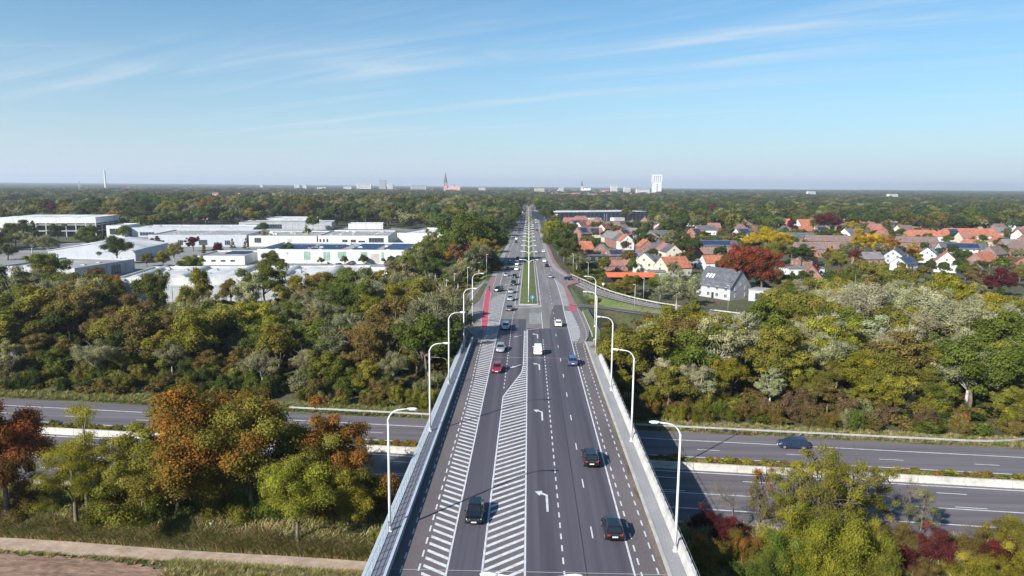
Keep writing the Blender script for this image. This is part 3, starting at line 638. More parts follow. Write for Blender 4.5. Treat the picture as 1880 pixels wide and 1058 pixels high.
for i, Y in enumerate((60.2, 88.0, 110.8, 137.5, 164.0)):
    street_lamp((13.72 if Y < 150 else 16.0, Y, 0.15 if Y < 147 else -0.2), [-1], f'white curved-arm street lamp, {ORD[i]} from the near end along the right parapet' if Y < 150 else 'white curved-arm street lamp on the grass past the right parapet', 'curved-arm lamps along the bridge', R(random.uniform(-4, 4)))
street_lamp((0.4, 35.3, 0.0), [-1, 1], 'double-arm lamp at the very bottom edge of the picture, only its heads showing', 'double-arm lamps down the road', 0, 1.0)
for k in range(26):
    Y = 197+29.3*k
    lab = f'white double-arm lamp on the grass median, {ORD[k]} from the junction' if k < 10 else 'white double-arm lamp far down the grass median'
    street_lamp((0.3, Y, zr(Y)+0.2), [1, -1], lab, 'double-arm lamps down the road', R(random.uniform(-3, 3)))
# slender ramp lights
m = MB(); m.tube([(0, 0, 0), (0, 0, 8.2)], [0.08, 0.05], 8); SP = m.mesh('pole', M['galv'], True)
m = MB(); m.loft([[(x, y*w, z) for y, z in ((-1, 0), (1, 0), (0.8, 0.09), (-0.8, 0.09))] for x, w in ((-0.1, 0.08), (0.15, 0.16), (0.6, 0.14), (0.66, 0.06))]); SH = m.mesh('lamp_head', M['lamp'])
for (x, Y, a, lab) in [(-24.5, 232, 0, 'slim grey lamp post on the bank left of the left slip road'), (-19.2, 222, 0, 'slim grey lamp post beside the bend of the left slip road'), (-15.9, 268, 0, 'slim grey lamp post at the top of the left grass bank'),
    (-22.5, 192, 0, 'slim grey lamp post nearest the wood on the left slip road'), (18.6, 287, 180, 'slim grey lamp post behind the guard rail near the green trees'), (22.6, 262, 180, 'slim grey lamp post between slip road and carport hedge'),
    (30.2, 196, 180, 'slim grey lamp post on the grass triangle between the slip roads'), (35.6, 214, 180, 'slim grey lamp post in front of the bright orange roof'), (56.5, 196.5, 180, 'slim grey lamp post before the modern grey house'),
    (-66, 158, 0, 'slim grey lamp post poking out of the wood, near its middle'), (-135, 166, 0, 'slim grey lamp post by the yellow trees at the left warehouse corner'), (128, 183, 180, 'slim grey lamp post among the silvery trees far right')]:
    o = empty('street_lamp', (x, Y, T(x, Y)), R(a)); tag(o, lab, 'street lamp', 'slim lamp posts on the slip roads'); inst('pole', SP, o); inst('lamp_head', SH, o, (0, 0, 8.2))
# signs
def sign(name, loc, label, face, shape='disc', h=2.4, r=0.42, rz=0.0, w=0.9):
    o = empty(name, loc, rz); tag(o, label, 'traffic sign'); m = MB(); m.tube([(0, 0, 0), (0, 0, h)], 0.05, 8); m.build('post', M['galv'], o)
    m = MB()
    if shape == 'disc': m.tube([(0, -0.07, h), (0, -0.03, h)], r, 20)
    else: m.box(-w/2, w/2, -0.09, -0.05, h-0.5, h+0.35)
    b = m.build('sign_face', M[face], o)
    if face == 'blue':
        m = MB(); z = h
        m.poly([(0.04, -0.075, z+0.24), (-0.06, -0.075, z+0.24), (0.08, -0.075, z-0.22), (0.18, -0.075, z-0.22)]); m.poly([(0.26, -0.075, z-0.06), (0.2, -0.075, z-0.30), (-0.02, -0.075, z-0.18)]); m.build('arrow', M['cloth_white'], b)
    return o
sign('traffic_sign', (1.35, 196.2, 0.15), 'round blue keep-right sign on the near tip of the grass median', 'blue', h=1.6, r=0.5)
sign('traffic_sign', (-13.6, 155, 0), 'round grey-backed sign at the end of the left walkway', 'signgrey', h=3.0)
sign('traffic_sign', (-15.4, 170, 0), 'dark rectangular sign board in the tree shadow beside the left paving', 'trim', 'board', h=2.0, w=1.6)
sign('traffic_sign', (25.5, 236, T(25.5, 236)), 'small round white sign on the bank by the carport hedge', 'cloth_white', h=2.2)
sign('traffic_sign', (*at(388, 985, GZ), GZ), 'tiny white marker on a pole in the rough grass by the farm path', 'cloth_white', 'board', h=1.3, w=0.3)
sign('traffic_sign', (*at(204, 835, GZ), GZ), 'small white motorway marker sign behind the locust tree', 'cloth_white', 'board', h=2.2, w=0.7)

# ------------------------------------------------------------------ cars
def car_parts(L=4.2, Wd=1.8, H=1.48, kind='hatch'):
    """named meshes of a car standing at the origin, nose towards +Y"""
    hl, hw = L/2, Wd/2; belt = 0.96 if kind != 'van' else 1.05
    if kind == 'suv': belt = 1.08
    st = [(-hl, 0.74, 0.74, 0.42), (-hl+0.06, 0.95, 0.90, 0.30), (-hl+0.5, 1.0, 0.98, 0.22), (-0.6, 1.0, 1.0, 0.20), (0.55, 1.0, 1.0, 0.20), (hl-1.0, 0.985, 0.985, 0.20), (hl-0.45, 0.93, 0.94, 0.22), (hl-0.10, 0.80, 0.82, 0.26), (hl, 0.60, 0.66, 0.36)]
    body = MB(); rings = []
    for (y, kz, kw, zb) in st:
        z1 = belt*kz; w = hw*kw
        rings.append([(-w*0.88, y, zb), (w*0.88, y, zb), (w*0.985, y, zb+0.12), (w, y, zb+(z1-zb)*0.45), (w*0.97, y, zb+(z1-zb)*0.80), (w*0.86, y, z1-0.02), (w*0.4, y, z1+0.02*kz), (-w*0.4, y, z1+0.02*kz), (-w*0.86, y, z1-0.02), (-w*0.97, y, zb+(z1-zb)*0.80), (-w, y, zb+(z1-zb)*0.45), (-w*0.985, y, zb+0.12)])
    body.loft(rings)
    yb0 = -hl+0.12; yr0 = {'hatch': -hl+0.50, 'suv': -hl+0.34, 'sedan': -hl+1.05, 'estate': -hl+0.45, 'van': -hl+0.14}[kind]
    if kind == 'sedan': yb0 = -hl+0.55
    yf = hl-1.05 if kind != 'van' else hl-0.62; yr1 = yf-0.85 if kind != 'van' else yf-0.62
    bw, rw = hw*0.87, hw*0.70 if kind != 'van' else hw*0.80
    zb = belt-0.03
    def ring(t):                          # t 0 at the belt, 1 at the roof edge
        w = bw+(rw-bw)*t; z = zb+(H-0.06-zb)*t; y0 = yb0+(yr0-yb0)*t; y1 = yf+(yr1-yf)*t; c = 0.10
        return [(-w+c, y0, z), (w-c, y0, z), (w, y0+c, z), (w, y1-c*1.5, z), (w-c*1.5, y1, z), (-w+c*1.5, y1, z), (-w, y1-c*1.5, z), (-w, y0+c, z)]
    roof = MB(); r1 = ring(1.0); rt = [(x*0.9, (yr0+yr1)/2+(y-(yr0+yr1)/2)*0.93, H) for x, y, z in r1]
    roof.loft([ring(0), ring(0.12)]); roof.loft([ring(0.9), r1, rt])
    for s in (-1, 1):                      # pillars
        for (ya, yb_, wd) in ((yf, yr1, 0.09), (yb0, yr0, 0.13), ((yf+yb0)/2+0.1, (yr1+yr0)/2+0.1, 0.08)):
            q0 = ya-wd/2-(0.06 if ya == yf else -0.06 if ya == yb0 else 0); q1 = yb_-wd/2-(0.06 if ya == yf else -0.06 if ya == yb0 else 0)
            roof.hexa([(s*bw*0.94, q0, zb), (s*(bw+0.008), q0, zb), (s*(bw+0.008), q0+wd, zb), (s*bw*0.94, q0+wd, zb), (s*rw*0.94, q1, H-0.07), (s*(rw+0.008), q1, H-0.07), (s*(rw+0.008), q1+wd, H-0.07), (s*rw*0.94, q1+wd, H-0.07)])
    A, B = ring(0.1), ring(0.92)
    gl = {}
    def pane(ids):
        m = MB(); m.poly([A[ids[0]], A[ids[1]], B[ids[1]], B[ids[0]]]); return m
    gl['rear_window'] = pane((0, 1)); gl['windscreen'] = pane((4, 5)); gl['side_window'] = [pane((2, 3)), pane((6, 7))]
    for k, (i, j) in enumerate(((1, 2), (3, 4), (5, 6), (7, 0))): gl.setdefault('corner', MB()).poly([A[i], A[j], B[j], B[i]])
    if kind == 'van':                      # panel van: only the front has glass
        roof.poly([A[0], A[1], B[1], B[0]])
        for (i, j) in ((2, 3), (6, 7)):
            a0, a1, b0, b1 = map(Vector, (A[i], A[j], B[i], B[j])); k = 0.70
            if i == 2: roof.poly([a0, a0.lerp(a1, k), b0.lerp(b1, k), b0])
            else: roof.poly([a1, a1.lerp(a0, k), b1.lerp(b0, k), b1])
    whl = MB(); whl.tube([(-0.11, 0, 0), (0.11, 0, 0)], 0.325, 18)
    rim = MB(); rim.tube([(-0.118, 0, 0), (0.118, 0, 0)], 0.20, 12)
    hd = MB(); hd.loft([[(-0.17, 0, -0.05), (0.17, -0.06, -0.06), (0.17, -0.10, 0.07), (-0.17, -0.02, 0.05)], [(-0.15, 0.06, -0.04), (0.15, 0.0, -0.05), (0.15, -0.03, 0.05), (-0.15, 0.04, 0.03)]])
    tl = MB(); tl.box(-0.13, 0.13, -0.05, 0.03, -0.09, 0.09)
    mir = MB(); mir.loft([[(0, 0, -0.05), (0, 0.1, -0.05), (0, 0.1, 0.07), (0, 0, 0.07)], [(0.2, -0.03, -0.06), (0.2, 0.05, -0.06), (0.2, 0.05, 0.09), (0.2, -0.03, 0.09)]])
    pl = MB(); pl.box(-0.26, 0.26, -0.012, 0.012, -0.055, 0.055)
    gr = MB(); gr.box(-0.5, 0.5, -0.03, 0.012, -0.06, 0.06)
    wx, wy = hw-0.10, hl*0.62
    place = [('wheel', (sx*wx, sy*wy, 0.325)) for sx in (-1, 1) for sy in (-1, 1)]
    return dict(body=body, roof=roof, gl=gl, whl=whl, rim=rim, hd=hd, tl=tl, mir=mir, pl=pl, gr=gr, wheels=place, hl=hl, hw=hw, belt=belt, yf=yf)
CARS = {}
def car_mesh(kind, dims):
    if kind in CARS: return CARS[kind]
    p = car_parts(*dims, kind); q = dict(p)
    q['body'] = p['body'].mesh('body', M['trim'], False); q['roof'] = p['roof'].mesh('cabin', M['trim'], False)
    q['rw'] = p['gl']['rear_window'].mesh('rear_window', M['glass']); q['ws'] = p['gl']['windscreen'].mesh('windscreen', M['glass']); q['sw'] = [a.mesh('side_window', M['glass']) for a in p['gl']['side_window']]; q['cg'] = p['gl']['corner'].mesh('corner_pane', M['glass'])
    q['whl'] = p['whl'].mesh('tyre', M['tyre'], False); q['rim'] = p['rim'].mesh('rim', M['rim']); q['hd'] = p['hd'].mesh('headlight', M['headl']); q['tl'] = p['tl'].mesh('tail_light', M['taill'])
    q['mir'] = p['mir'].mesh('mirror', M['trim']); q['pl'] = p['pl'].mesh('number_plate', M['plate']); q['gr'] = p['gr'].mesh('grille', M['trim']); CARS[kind] = q; return q
DIM = {'hatch': (4.1, 1.78, 1.47), 'suv': (4.5, 1.86, 1.66), 'sedan': (4.6, 1.82, 1.44), 'estate': (4.6, 1.82, 1.48), 'van': (4.35, 1.80, 1.84)}
PAINT = {'black': paint('paint_black', (0.005, 0.0055, 0.007)), 'navy': paint('paint_navy', (0.012, 0.022, 0.055)), 'blue': paint('paint_blue', (0.03, 0.07, 0.16)), 'silver': paint('paint_silver', (0.42, 0.44, 0.46), 0.6, 0.3), 'pale blue': paint('paint_pale_blue', (0.30, 0.36, 0.43), 0.5, 0.3), 'grey': paint('paint_grey', (0.10, 0.105, 0.115), 0.3, 0.3), 'white': paint('paint_white', (0.78, 0.78, 0.77)), 'red': paint('paint_red', (0.22, 0.008, 0.018)), 'dark grey': paint('paint_dark_grey', (0.035, 0.038, 0.042), 0.2, 0.3)}
def solid(o, mat):
    o.material_slots[0].link = 'OBJECT'; o.material_slots[0].material = mat
def car(x, y, z, kind, colour, rz, label, group, near=True):
    q = car_mesh(kind, DIM[kind]); mt = PAINT[colour]
    o = empty('parked_car' if group == 'cars parked in the yards' else 'van' if kind == 'van' else 'car', (x, y, z), rz); tag(o, label, 'van' if kind == 'van' else 'car', group)
    for nm, me in (('body', q['body']), ('cabin', q['roof'])): solid(inst(nm, me, o), mt)
    inst('windscreen', q['ws'], o); inst('corner_pane', q['cg'], o)
    if kind != 'van': inst('rear_window', q['rw'], o)
    for s in q['sw']: inst('side_window', s, o)
    for (_, l) in q['wheels']:
        w = inst('wheel', q['whl'], o, l)
        if near: inst('rim', q['rim'], w)
    if near:
        hl, hw, b = q['hl'], q['hw'], q['belt']
        for s in (-1, 1):
            inst('headlight', q['hd'], o, (s*(hw-0.32), hl-0.10, b*0.70), s=(s, 1, 1)); inst('tail_light', q['tl'], o, (s*(hw-0.28), -hl+0.06, b*0.82))
            solid(inst('mirror', q['mir'], o, (s*(hw-0.04), q['yf']-0.35, b+0.02), s=(s, 1, 1)), mt)
        inst('number_plate', q['pl'], o, (0, hl+0.005, 0.45)); inst('number_plate', q['pl'], o, (0, -hl-0.012, 0.62)); inst('grille', q['gr'], o, (0, hl-0.035, 0.60))
    return o
GL, GR = 'cars coming towards the bridge', 'cars driving away from the bridge'
LEFT = [(-5.0, 64.3, 'hatch', 'black', 'black hatchback beside the wide hatching, nearest oncoming car'), (-5.3, 120.3, 'hatch', 'red', 'dark red hatchback coming onto the bridge'), (-5.3, 135.8, 'hatch', 'silver', 'silver hatchback right behind the dark red one'),
 (-5.0, 158.1, 'estate', 'pale blue', 'pale blue estate car at the edge of the tree shadow'), (-4.8, 182.3, 'hatch', 'grey', 'grey car beside the near tip of the median'), (-5.0, 199.4, 'hatch', 'silver', 'silver car queueing second from the median tip'),
 (-5.2, 215.1, 'sedan', 'silver', 'silver saloon third in the inner queue by the median'), (-9.2, 217.9, 'suv', 'black', 'black off-roader turning past the red cycle path'), (-4.8, 235.2, 'suv', 'black', 'black car fourth in the inner queue'),
 (-4.9, 257.3, 'hatch', 'black', 'black car fifth in the inner queue'), (-8.2, 261.8, 'hatch', 'silver', 'silver car first in the outer lane of the queue'), (-4.7, 284.8, 'hatch', 'white', 'white car sixth in the inner queue'), (-8.3, 284.4, 'hatch', 'dark grey', 'dark grey car second in the outer lane'),
 (-4.9, 307.5, 'van', 'white', 'white van in the inner queue beside the lamps'), (-8.1, 312.9, 'sedan', 'grey', 'grey car third in the outer lane'), (-4.9, 335.4, 'hatch', 'navy', 'navy car at the edge of the big tree shadow'),
 (-8.1, 466, 'hatch', 'black', 'small black car beyond the big tree shadow'), (-8.4, 500, 'van', 'white', 'white van beyond the big tree shadow'), (-8.5, 530, 'suv', 'dark grey', 'dark car behind the far white van')]
for i in range(12): LEFT.append((random.choice((-4.8, -8.2)), 580+i*48+random.uniform(-10, 10), random.choice(('hatch', 'suv', 'sedan', 'van')), random.choice(('white', 'black', 'silver', 'grey')), 'tiny far-off car on the avenue left of the median'))
for (x, y, k, c, lab) in LEFT:
    yc = y+DIM[k][0]/2; a = 0.0
    car(x, yc, zr(yc)+0.02, k, c, math.pi+(R(-20) if x == -9.2 else R(random.uniform(-1, 1))), lab, GL, y < 270)
RIGHT = [(8.4, 61.6, 'hatch', 'black', 'black hatchback nearest the camera beside the right parapet'), (7.8, 78.9, 'suv', 'black', 'black car ahead in the right lane of the bridge'), (8.5, 126.0, 'suv', 'blue', 'dark blue car by the end of the right parapet'),
 (2.2, 134.0, 'van', 'white', 'white van in the left-turn lane'), (7.4, 162.4, 'hatch', 'white', 'white hatchback crossing the junction'), (8.3, 258.6, 'sedan', 'silver', 'silver saloon beside the slip road exit'), (8.2, 300.7, 'hatch', 'black', 'black hatchback past the slip road exit'),
 (7.6, 324, 'hatch', 'white', 'white hatchback ahead of the black one'), (4.9, 378.6, 'suv', 'silver', 'silver car in the inner lane by the far lamps'), (8.3, 383.4, 'hatch', 'white', 'white car in the outer lane by the far lamps'), (7.4, 613, 'hatch', 'black', 'far black car in the outer lane past the red crossing'), (4.1, 613, 'hatch', 'dark grey', 'far dark car in the inner lane past the red crossing')]
for i in range(9): RIGHT.append((random.choice((4.6, 8.2)), 680+i*55+random.uniform(-10, 10), random.choice(('hatch', 'suv', 'van')), random.choice(('white', 'black', 'silver')), 'tiny far-off car on the avenue right of the median'))
for (x, y, k, c, lab) in RIGHT:
    yc = y+DIM[k][0]/2; car(x, yc, zr(yc)+0.02, k, c, R(random.uniform(-1, 1)), lab, GR, y < 270)
car(14.6, 254.5, -1.1+0.05, 'hatch', 'black', R(28), 'black hatchback waiting on the slip road at the red crossing', GR)
car(41.4, 105.4-0.1*0, GZ+0.06, 'suv', 'navy', R(90-5.7), 'navy off-roader alone on the far carriageway of the motorway', 'cars on the motorway')

# ------------------------------------------------------------------ cyclists
def skin_mesh(name, joints, edges, mat, parent, sub=2):
    me = bpy.data.meshes.new(name); me.from_pydata([j[0] for j in joints], edges, []); o = link(bpy.data.objects.new(name, me), parent)
    sk = o.modifiers.new('skin', 'SKIN'); sk.use_smooth_shade = True
    for i, j in enumerate(joints):
        me.skin_vertices[0].data[i].radius = (j[1], j[1]); me.skin_vertices[0].data[i].use_root = (i == 0)
    o.modifiers.new('sub', 'SUBSURF').levels = sub; o.modifiers['sub'].render_levels = sub
    me.materials.append(mat); return o
def cyclist(loc, rz, top, lab, lab2):
    b = empty('bicycle', loc, rz); tag(b, lab2, 'bicycle')
    for y in (-0.52, 0.52):
        m = MB(); n = 20
        rings = [[((0.015)*math.cos(2*math.pi*j/6), y+(0.33+0.015*math.sin(2*math.pi*j/6))*math.cos(a), 0.345+(0.33+0.015*math.sin(2*math.pi*j/6))*math.sin(a)) for j in range(6)] for a in [2*math.pi*k/n for k in range(n+1)]]
        m.loft(rings, caps=False); w = m.build('wheel', M['tyre'], b)
        m = MB()
        for k in range(6): a = math.pi*k/6; m.tube([(0, y+0.32*math.cos(a), 0.345+0.32*math.sin(a)), (0, y-0.32*math.cos(a), 0.345-0.32*math.sin(a))], 0.004, 4)
        m.build('spokes', M['galv'], w)
    m = MB()
    for a, c in (((0, -0.52, 0.345), (0, -0.05, 0.30)), ((0, -0.05, 0.30), (0, -0.2, 0.85)), ((0, -0.2, 0.80), (0, 0.36, 0.82)), ((0, -0.05, 0.30), (0, 0.38, 0.72)), ((0, 0.34, 0.98), (0, 0.52, 0.345)), ((0, -0.52, 0.345), (0, -0.19, 0.78))): m.tube([a, c], 0.018, 6)
    m.build('frame', M['darksteel'], b)
    m = MB(); m.tube([(-0.28, 0.26, 1.02), (-0.1, 0.36, 1.0), (0.1, 0.36, 1.0), (0.28, 0.26, 1.02)], 0.015, 6); m.build('handlebar', M['darksteel'], b)
    m = MB(); m.loft([[(-0.09, -0.36, 0.9), (0.09, -0.36, 0.9), (0.09, -0.36, 0.95), (-0.09, -0.36, 0.95)], [(-0.02, -0.08, 0.91), (0.02, -0.08, 0.91), (0.02, -0.08, 0.94), (-0.02, -0.08, 0.94)]]); m.build('saddle', M['trim'], b)
    p = empty('person', loc, rz); tag(p, lab, 'person')
    J = [((0, -0.22, 1.02), 0.15), ((0, -0.12, 1.25), 0.145), ((0, 0.0, 1.45), 0.16), ((0, 0.06, 1.56), 0.06)]; E = [(0, 1), (1, 2), (2, 3)]
    for s in (-1, 1):
        i = len(J); J += [((s*0.19, 0.02, 1.47), 0.06), ((s*0.25, 0.12, 1.24), 0.047), ((s*0.26, 0.27, 1.07), 0.037)]; E += [(2, i), (i, i+1), (i+1, i+2)]
        i = len(J); k = 0.14 if s < 0 else 0.36; J += [((s*0.10, -0.16, 0.95), 0.095), ((s*0.11, 0.20, 0.72+(0.10 if s > 0 else -0.02)), 0.072), ((s*0.10, 0.0 if s < 0 else 0.08, k+0.06), 0.05), ((s*0.10, 0.16, k), 0.042)]; E += [(0, i), (i, i+1), (i+1, i+2), (i+2, i+3)]
    skin_mesh('body', J, E, M[top], p)
    h = skin_mesh('head', [((0, 0.08, 1.57), 0.055), ((0, 0.10, 1.68), 0.085), ((0, 0.10, 1.78), 0.075)], [(0, 1), (1, 2)], M['skin'], p)
    m = MB(); m.loft([[(0.098*r*math.cos(a), 0.085+0.105*r*math.sin(a), z) for a in [2*math.pi*j/10 for j in range(10)]] for r, z in ((1.0, 1.70), (1.02, 1.78), (0.75, 1.85), (0.3, 1.875))]); m.build('hair', M['trim'], h, True)
zc = zr(222); cyclist((-12.2, 221, zc+0.03), math.pi, 'cloth_dark', 'cyclist in dark clothes riding along the red cycle path', 'bicycle ridden on the red cycle path left of the road')
cyclist((18.1, 247.5, -1.0), R(-62), 'cloth_dark', 'cyclist in dark clothes crossing the slip road on faded red paving', 'bicycle on the faded red crossing of the slip road')

for i, (px, py, col_) in enumerate([(660, 413, 'silver'), (667, 413, 'white'), (675, 414, 'grey'), (684, 413, 'black'), (692, 414, 'white'), (700, 413, 'navy'), (160, 470, 'white'), (172, 468, 'grey'), (330, 492, 'white'), (352, 489, 'black'), (620, 489, 'silver'), (644, 490, 'red'), (575, 446, 'black'), (690, 446, 'white'), (722, 462, 'grey')]):
    x, y = at(px, py, GZ); car(x, y, GZ+0.1, ('hatch', 'estate', 'suv')[i % 3], col_, R(80 if i < 6 else 15*i), f'small {col_} car parked ' + ('on the far row by the lawn' if i < 6 else 'in the industrial yard'), 'cars parked in the yards', False)

# ------------------------------------------------------------------ buildings
EXC = []                                   # footprints that trees keep clear of: (x, y, radius)
def win_mesh(w, h, gmat='bglass', fmat='wwall', bars=0):
    m = MB(); t = 0.07
    for (x0, x1, z0, z1) in ((-w/2, w/2, 0, t), (-w/2, w/2, h-t, h), (-w/2, -w/2+t, t, h-t), (w/2-t, w/2, t, h-t)): m.box(x0, x1, -0.06, 0.02, z0, z1, 0)
    m.box(-w/2+t, w/2-t, -0.01, 0.02, t, h-t, 1)
    for k in range(bars):
        x = -w/2+w*(k+1)/(bars+1); m.box(x-0.04, x+0.04, -0.05, -0.011, t, h-t, 0)
    return m.mesh('window', [M[fmat], M[gmat]])
WIN = {}
def window(parent, x, y, z, rz, w=1.1, h=1.3, gmat='bglass', fmat='wwall', bars=1, name='window'):
    k = (w, h, gmat, fmat, bars)
    if k not in WIN: WIN[k] = win_mesh(*k)
    return inst(name, WIN[k], parent, (x, y, z), rz)
def hall(A, B, D, h, label, wall='wwall', roof='roofwhite', para=0.5, band=None, wins=(), name='warehouse', cat='warehouse', z0=GZ, sidewins=()):
    """flat-roofed block; A-B is its front edge, D its depth away from the camera"""
    A, B = Vector(A), Vector(B); w = (B-A).length; a = math.atan2(B.y-A.y, B.x-A.x)
    o = empty(name, (A.x, A.y, z0), a); tag(o, label, cat)
    c = A+(B-A)/2+Vector((-math.sin(a), math.cos(a)))*D/2
    n = max(1, int(max(w, D)/min(w, D)+0.5))
    for i in range(n):
        t = (i+0.5)/n-0.5; u = Vector((math.cos(a), math.sin(a)))*w*t if w >= D else Vector((-math.sin(a), math.cos(a)))*D*t
        EXC.append((c.x+u.x, c.y+u.y, max(w, D)/n*0.5+min(w, D)*0.22))
    m = MB(); t = 0.3; hb = h-(band[0] if band else 0)
    def walls(m, z0_, z1_, off=0.0):
        m.box(-off, w+off, -off, t, z0_, z1_); m.box(-off, w+off, D-t, D+off, z0_, z1_); m.box(-off, t, t, D-t, z0_, z1_); m.box(w-t, w+off, t, D-t, z0_, z1_)
    walls(m, -0.3, h+para if not band else hb); m.build('wall', M[wall], o)
    if band:
        m = MB(); walls(m, hb+0.003, h+para, 0.05); m.build('fascia_band', M[band[1]], o)
    m = MB(); m.box(t, w-t, t, D-t, h-0.25, h); r = m.build('roof', M[roof], o)
    m = MB(); walls(m, h+para+0.003, h+para+0.07, 0.07); m.build('coping', M['roofwhite'], r)
    for k in range(1, int(w/5.5)):
        x = w*k/int(w/5.5); q = MB(); q.box(x-0.06, x+0.06, -0.025, -0.003, 0, hb-0.1); q.build('cladding_seam', M['gwall' if wall != 'gwall' else 'trim'], o)
    for k in range(1, int(D/5.5)):
        y = D*k/int(D/5.5); q = MB(); q.box(w+0.003, w+0.025, y-0.06, y+0.06, 0, hb-0.1); q.build('cladding_seam', M['gwall' if wall != 'gwall' else 'trim'], o)
    if w > 30:
        rq = random.Random(int(w*10)); 
        for k in range(int(w/16)):
            x = w*(k+0.5)/int(w/16)+rq.uniform(-2, 2)
            for yy in np.arange(6, D-4, 9): q = MB(); q.box(x-0.9, x+0.9, yy-0.7, yy+0.7, h+0.003, h+0.35); q.build('roof_light', M['skyl'], r)
    for (x, z, ww, hh, g, f, b) in wins: window(o, x*w if x <= 1 else x, -0.03 if not band else -0.07, z, 0, ww, hh, g, f, b)
    for (y, z, ww, hh, g, f, b) in sidewins: window(o, w+0.04, y*D, z, math.pi/2, ww, hh, g, f, b)
    return o, r, w, D
def barrels(r, xs, w, y0, y1, z, R0=1.6):
    for x in xs:
        m = MB(); n = 8; rings = [[(x+R0*math.cos(math.pi*k/n), y, z+R0*0.62*math.sin(math.pi*k/n)) for k in range(n+1)] for y in (y0, y1)]
        m.loft(rings); m.build('barrel_skylight', M['skyl'], r, False)
def units(r, n, w, D, z, seed):
    rg = random.Random(seed)
    for k in range(n):
        x, y = rg.uniform(0.08, 0.92)*w, rg.uniform(0.15, 0.9)*D; s = rg.uniform(0.5, 1.3); m = MB(); m.box(x-s, x+s, y-s*0.8, y+s*0.8, z, z+s*0.7); m.box(x-s*0.7, x+s*0.7, y-s*0.5, y+s*0.5, z+s*0.7+.003, z+s*0.9); m.build('roof_unit', M[rg.choice(('galv', 'roofwhite', 'roofgrey'))], r)
def panels(r, x0, x1, y0, y1, z, rows):
    for k in range(rows):
        y = y0+(y1-y0)*k/rows; m = MB(); d = (y1-y0)/rows*0.55
        m.hexa([(x0, y, z+0.15), (x1, y, z+0.15), (x1, y+d, z+0.6), (x0, y+d, z+0.6), (x0, y, z+0.2), (x1, y, z+0.2), (x1, y+d, z+0.66), (x0, y+d, z+0.66)]); m.build('solar_row', M['solar'], r)
# front warehouse with barrel skylights
o, r, w, D = hall((-137, 229), (-57, 241), 33, 7.7, 'long white warehouse with barrel skylights, nearest of the halls behind the wood', band=(2.2, 'roofwhite'), wall='gwall')
barrels(r, [5, 19.5, 36.5, 53, 69], w, 2, 31, 7.7, 1.9); units(r, 9, w, D, 7.7, 1)
m = MB(); m.box(-0.1, w+0.1, -0.09, -0.053, 5.0, 5.6); m.build('grey_stripe', M['gwall'], o)
# hall with green glazing
o, r, w, D = hall((-136, 349), (-60, 352), 44, 6.6, 'long white hall with tall green glazing strips and roof panels', roof='roofgrey', wins=[(0.095, 1.6, 3.6, 4.6, 'greenpane', 'wwall', 3), (0.325, 1.6, 3.4, 4.6, 'greenpane', 'wwall', 3), (0.455, 1.5, 3.4, 4.6, 'greenpane', 'wwall', 3), (0.555, 2.6, 4.4, 3.6, 'greenpane', 'wwall', 4), (0.70, 1.5, 3.4, 4.6, 'greenpane', 'wwall', 3), (0.775, 0.4, 4.4, 4.8, 'skyl', 'wwall', 0), (0.825, 1.5, 1.4, 4.6, 'greenpane', 'wwall', 1)])
panels(r, 3, 22, 6, 30, 6.6, 6); panels(r, 25, 40, 6, 30, 6.6, 6); panels(r, 46, 58, 5, 38, 6.6, 7); panels(r, 62, 74, 8, 40, 6.6, 6); units(r, 10, w, D, 6.6, 2)
# long low white building behind it
hall((-236, 431), (-178, 440), 50, 7.0, 'white hall with dark office windows and brown shrubs in front', roof='roofgrey', wins=[(0.12, 1.0, 4.5, 3.2, 'bglass', 'gwall', 3), (0.32, 1.0, 3.0, 3.2, 'bglass', 'gwall', 2), (0.55, 1.0, 5.0, 3.4, 'bglass', 'gwall', 3), (0.80, 1.0, 3.2, 3.0, 'bglass', 'gwall', 2)], wall='ggrey')
o, r, w, D = hall((-177, 441), (-135, 445), 48, 6.4, 'white hall with square black window high on its front', roof='roofgrey', wins=[(0.13, 2.4, 4.2, 3.2, 'bglass', 'gwall', 2), (0.60, 0.8, 3.0, 4.0, 'gwall', 'wwall', 1)]); units(r, 9, w, D, 6.4, 3)
o, r, w, D = hall((-134, 445), (-90, 449), 52, 6.6, 'white hall with three slit windows and a wide dark glazed corner', roof='roofgrey', wins=[(0.03, 2.2, 1.2, 2.8, 'bglass', 'wwall', 0), (0.08, 2.2, 1.2, 2.8, 'bglass', 'wwall', 0), (0.13, 2.2, 1.2, 2.8, 'bglass', 'wwall', 0), (0.38, 2.6, 3.4, 2.0, 'bglass', 'gwall', 1), (0.50, 2.6, 3.4, 2.0, 'bglass', 'gwall', 1), (0.62, 1.2, 4.2, 2.8, 'bglass', 'gwall', 1), (0.83, 2.6, 9.5, 3.2, 'bglass', 'gwall', 4)]); units(r, 12, w, D, 6.6, 4)
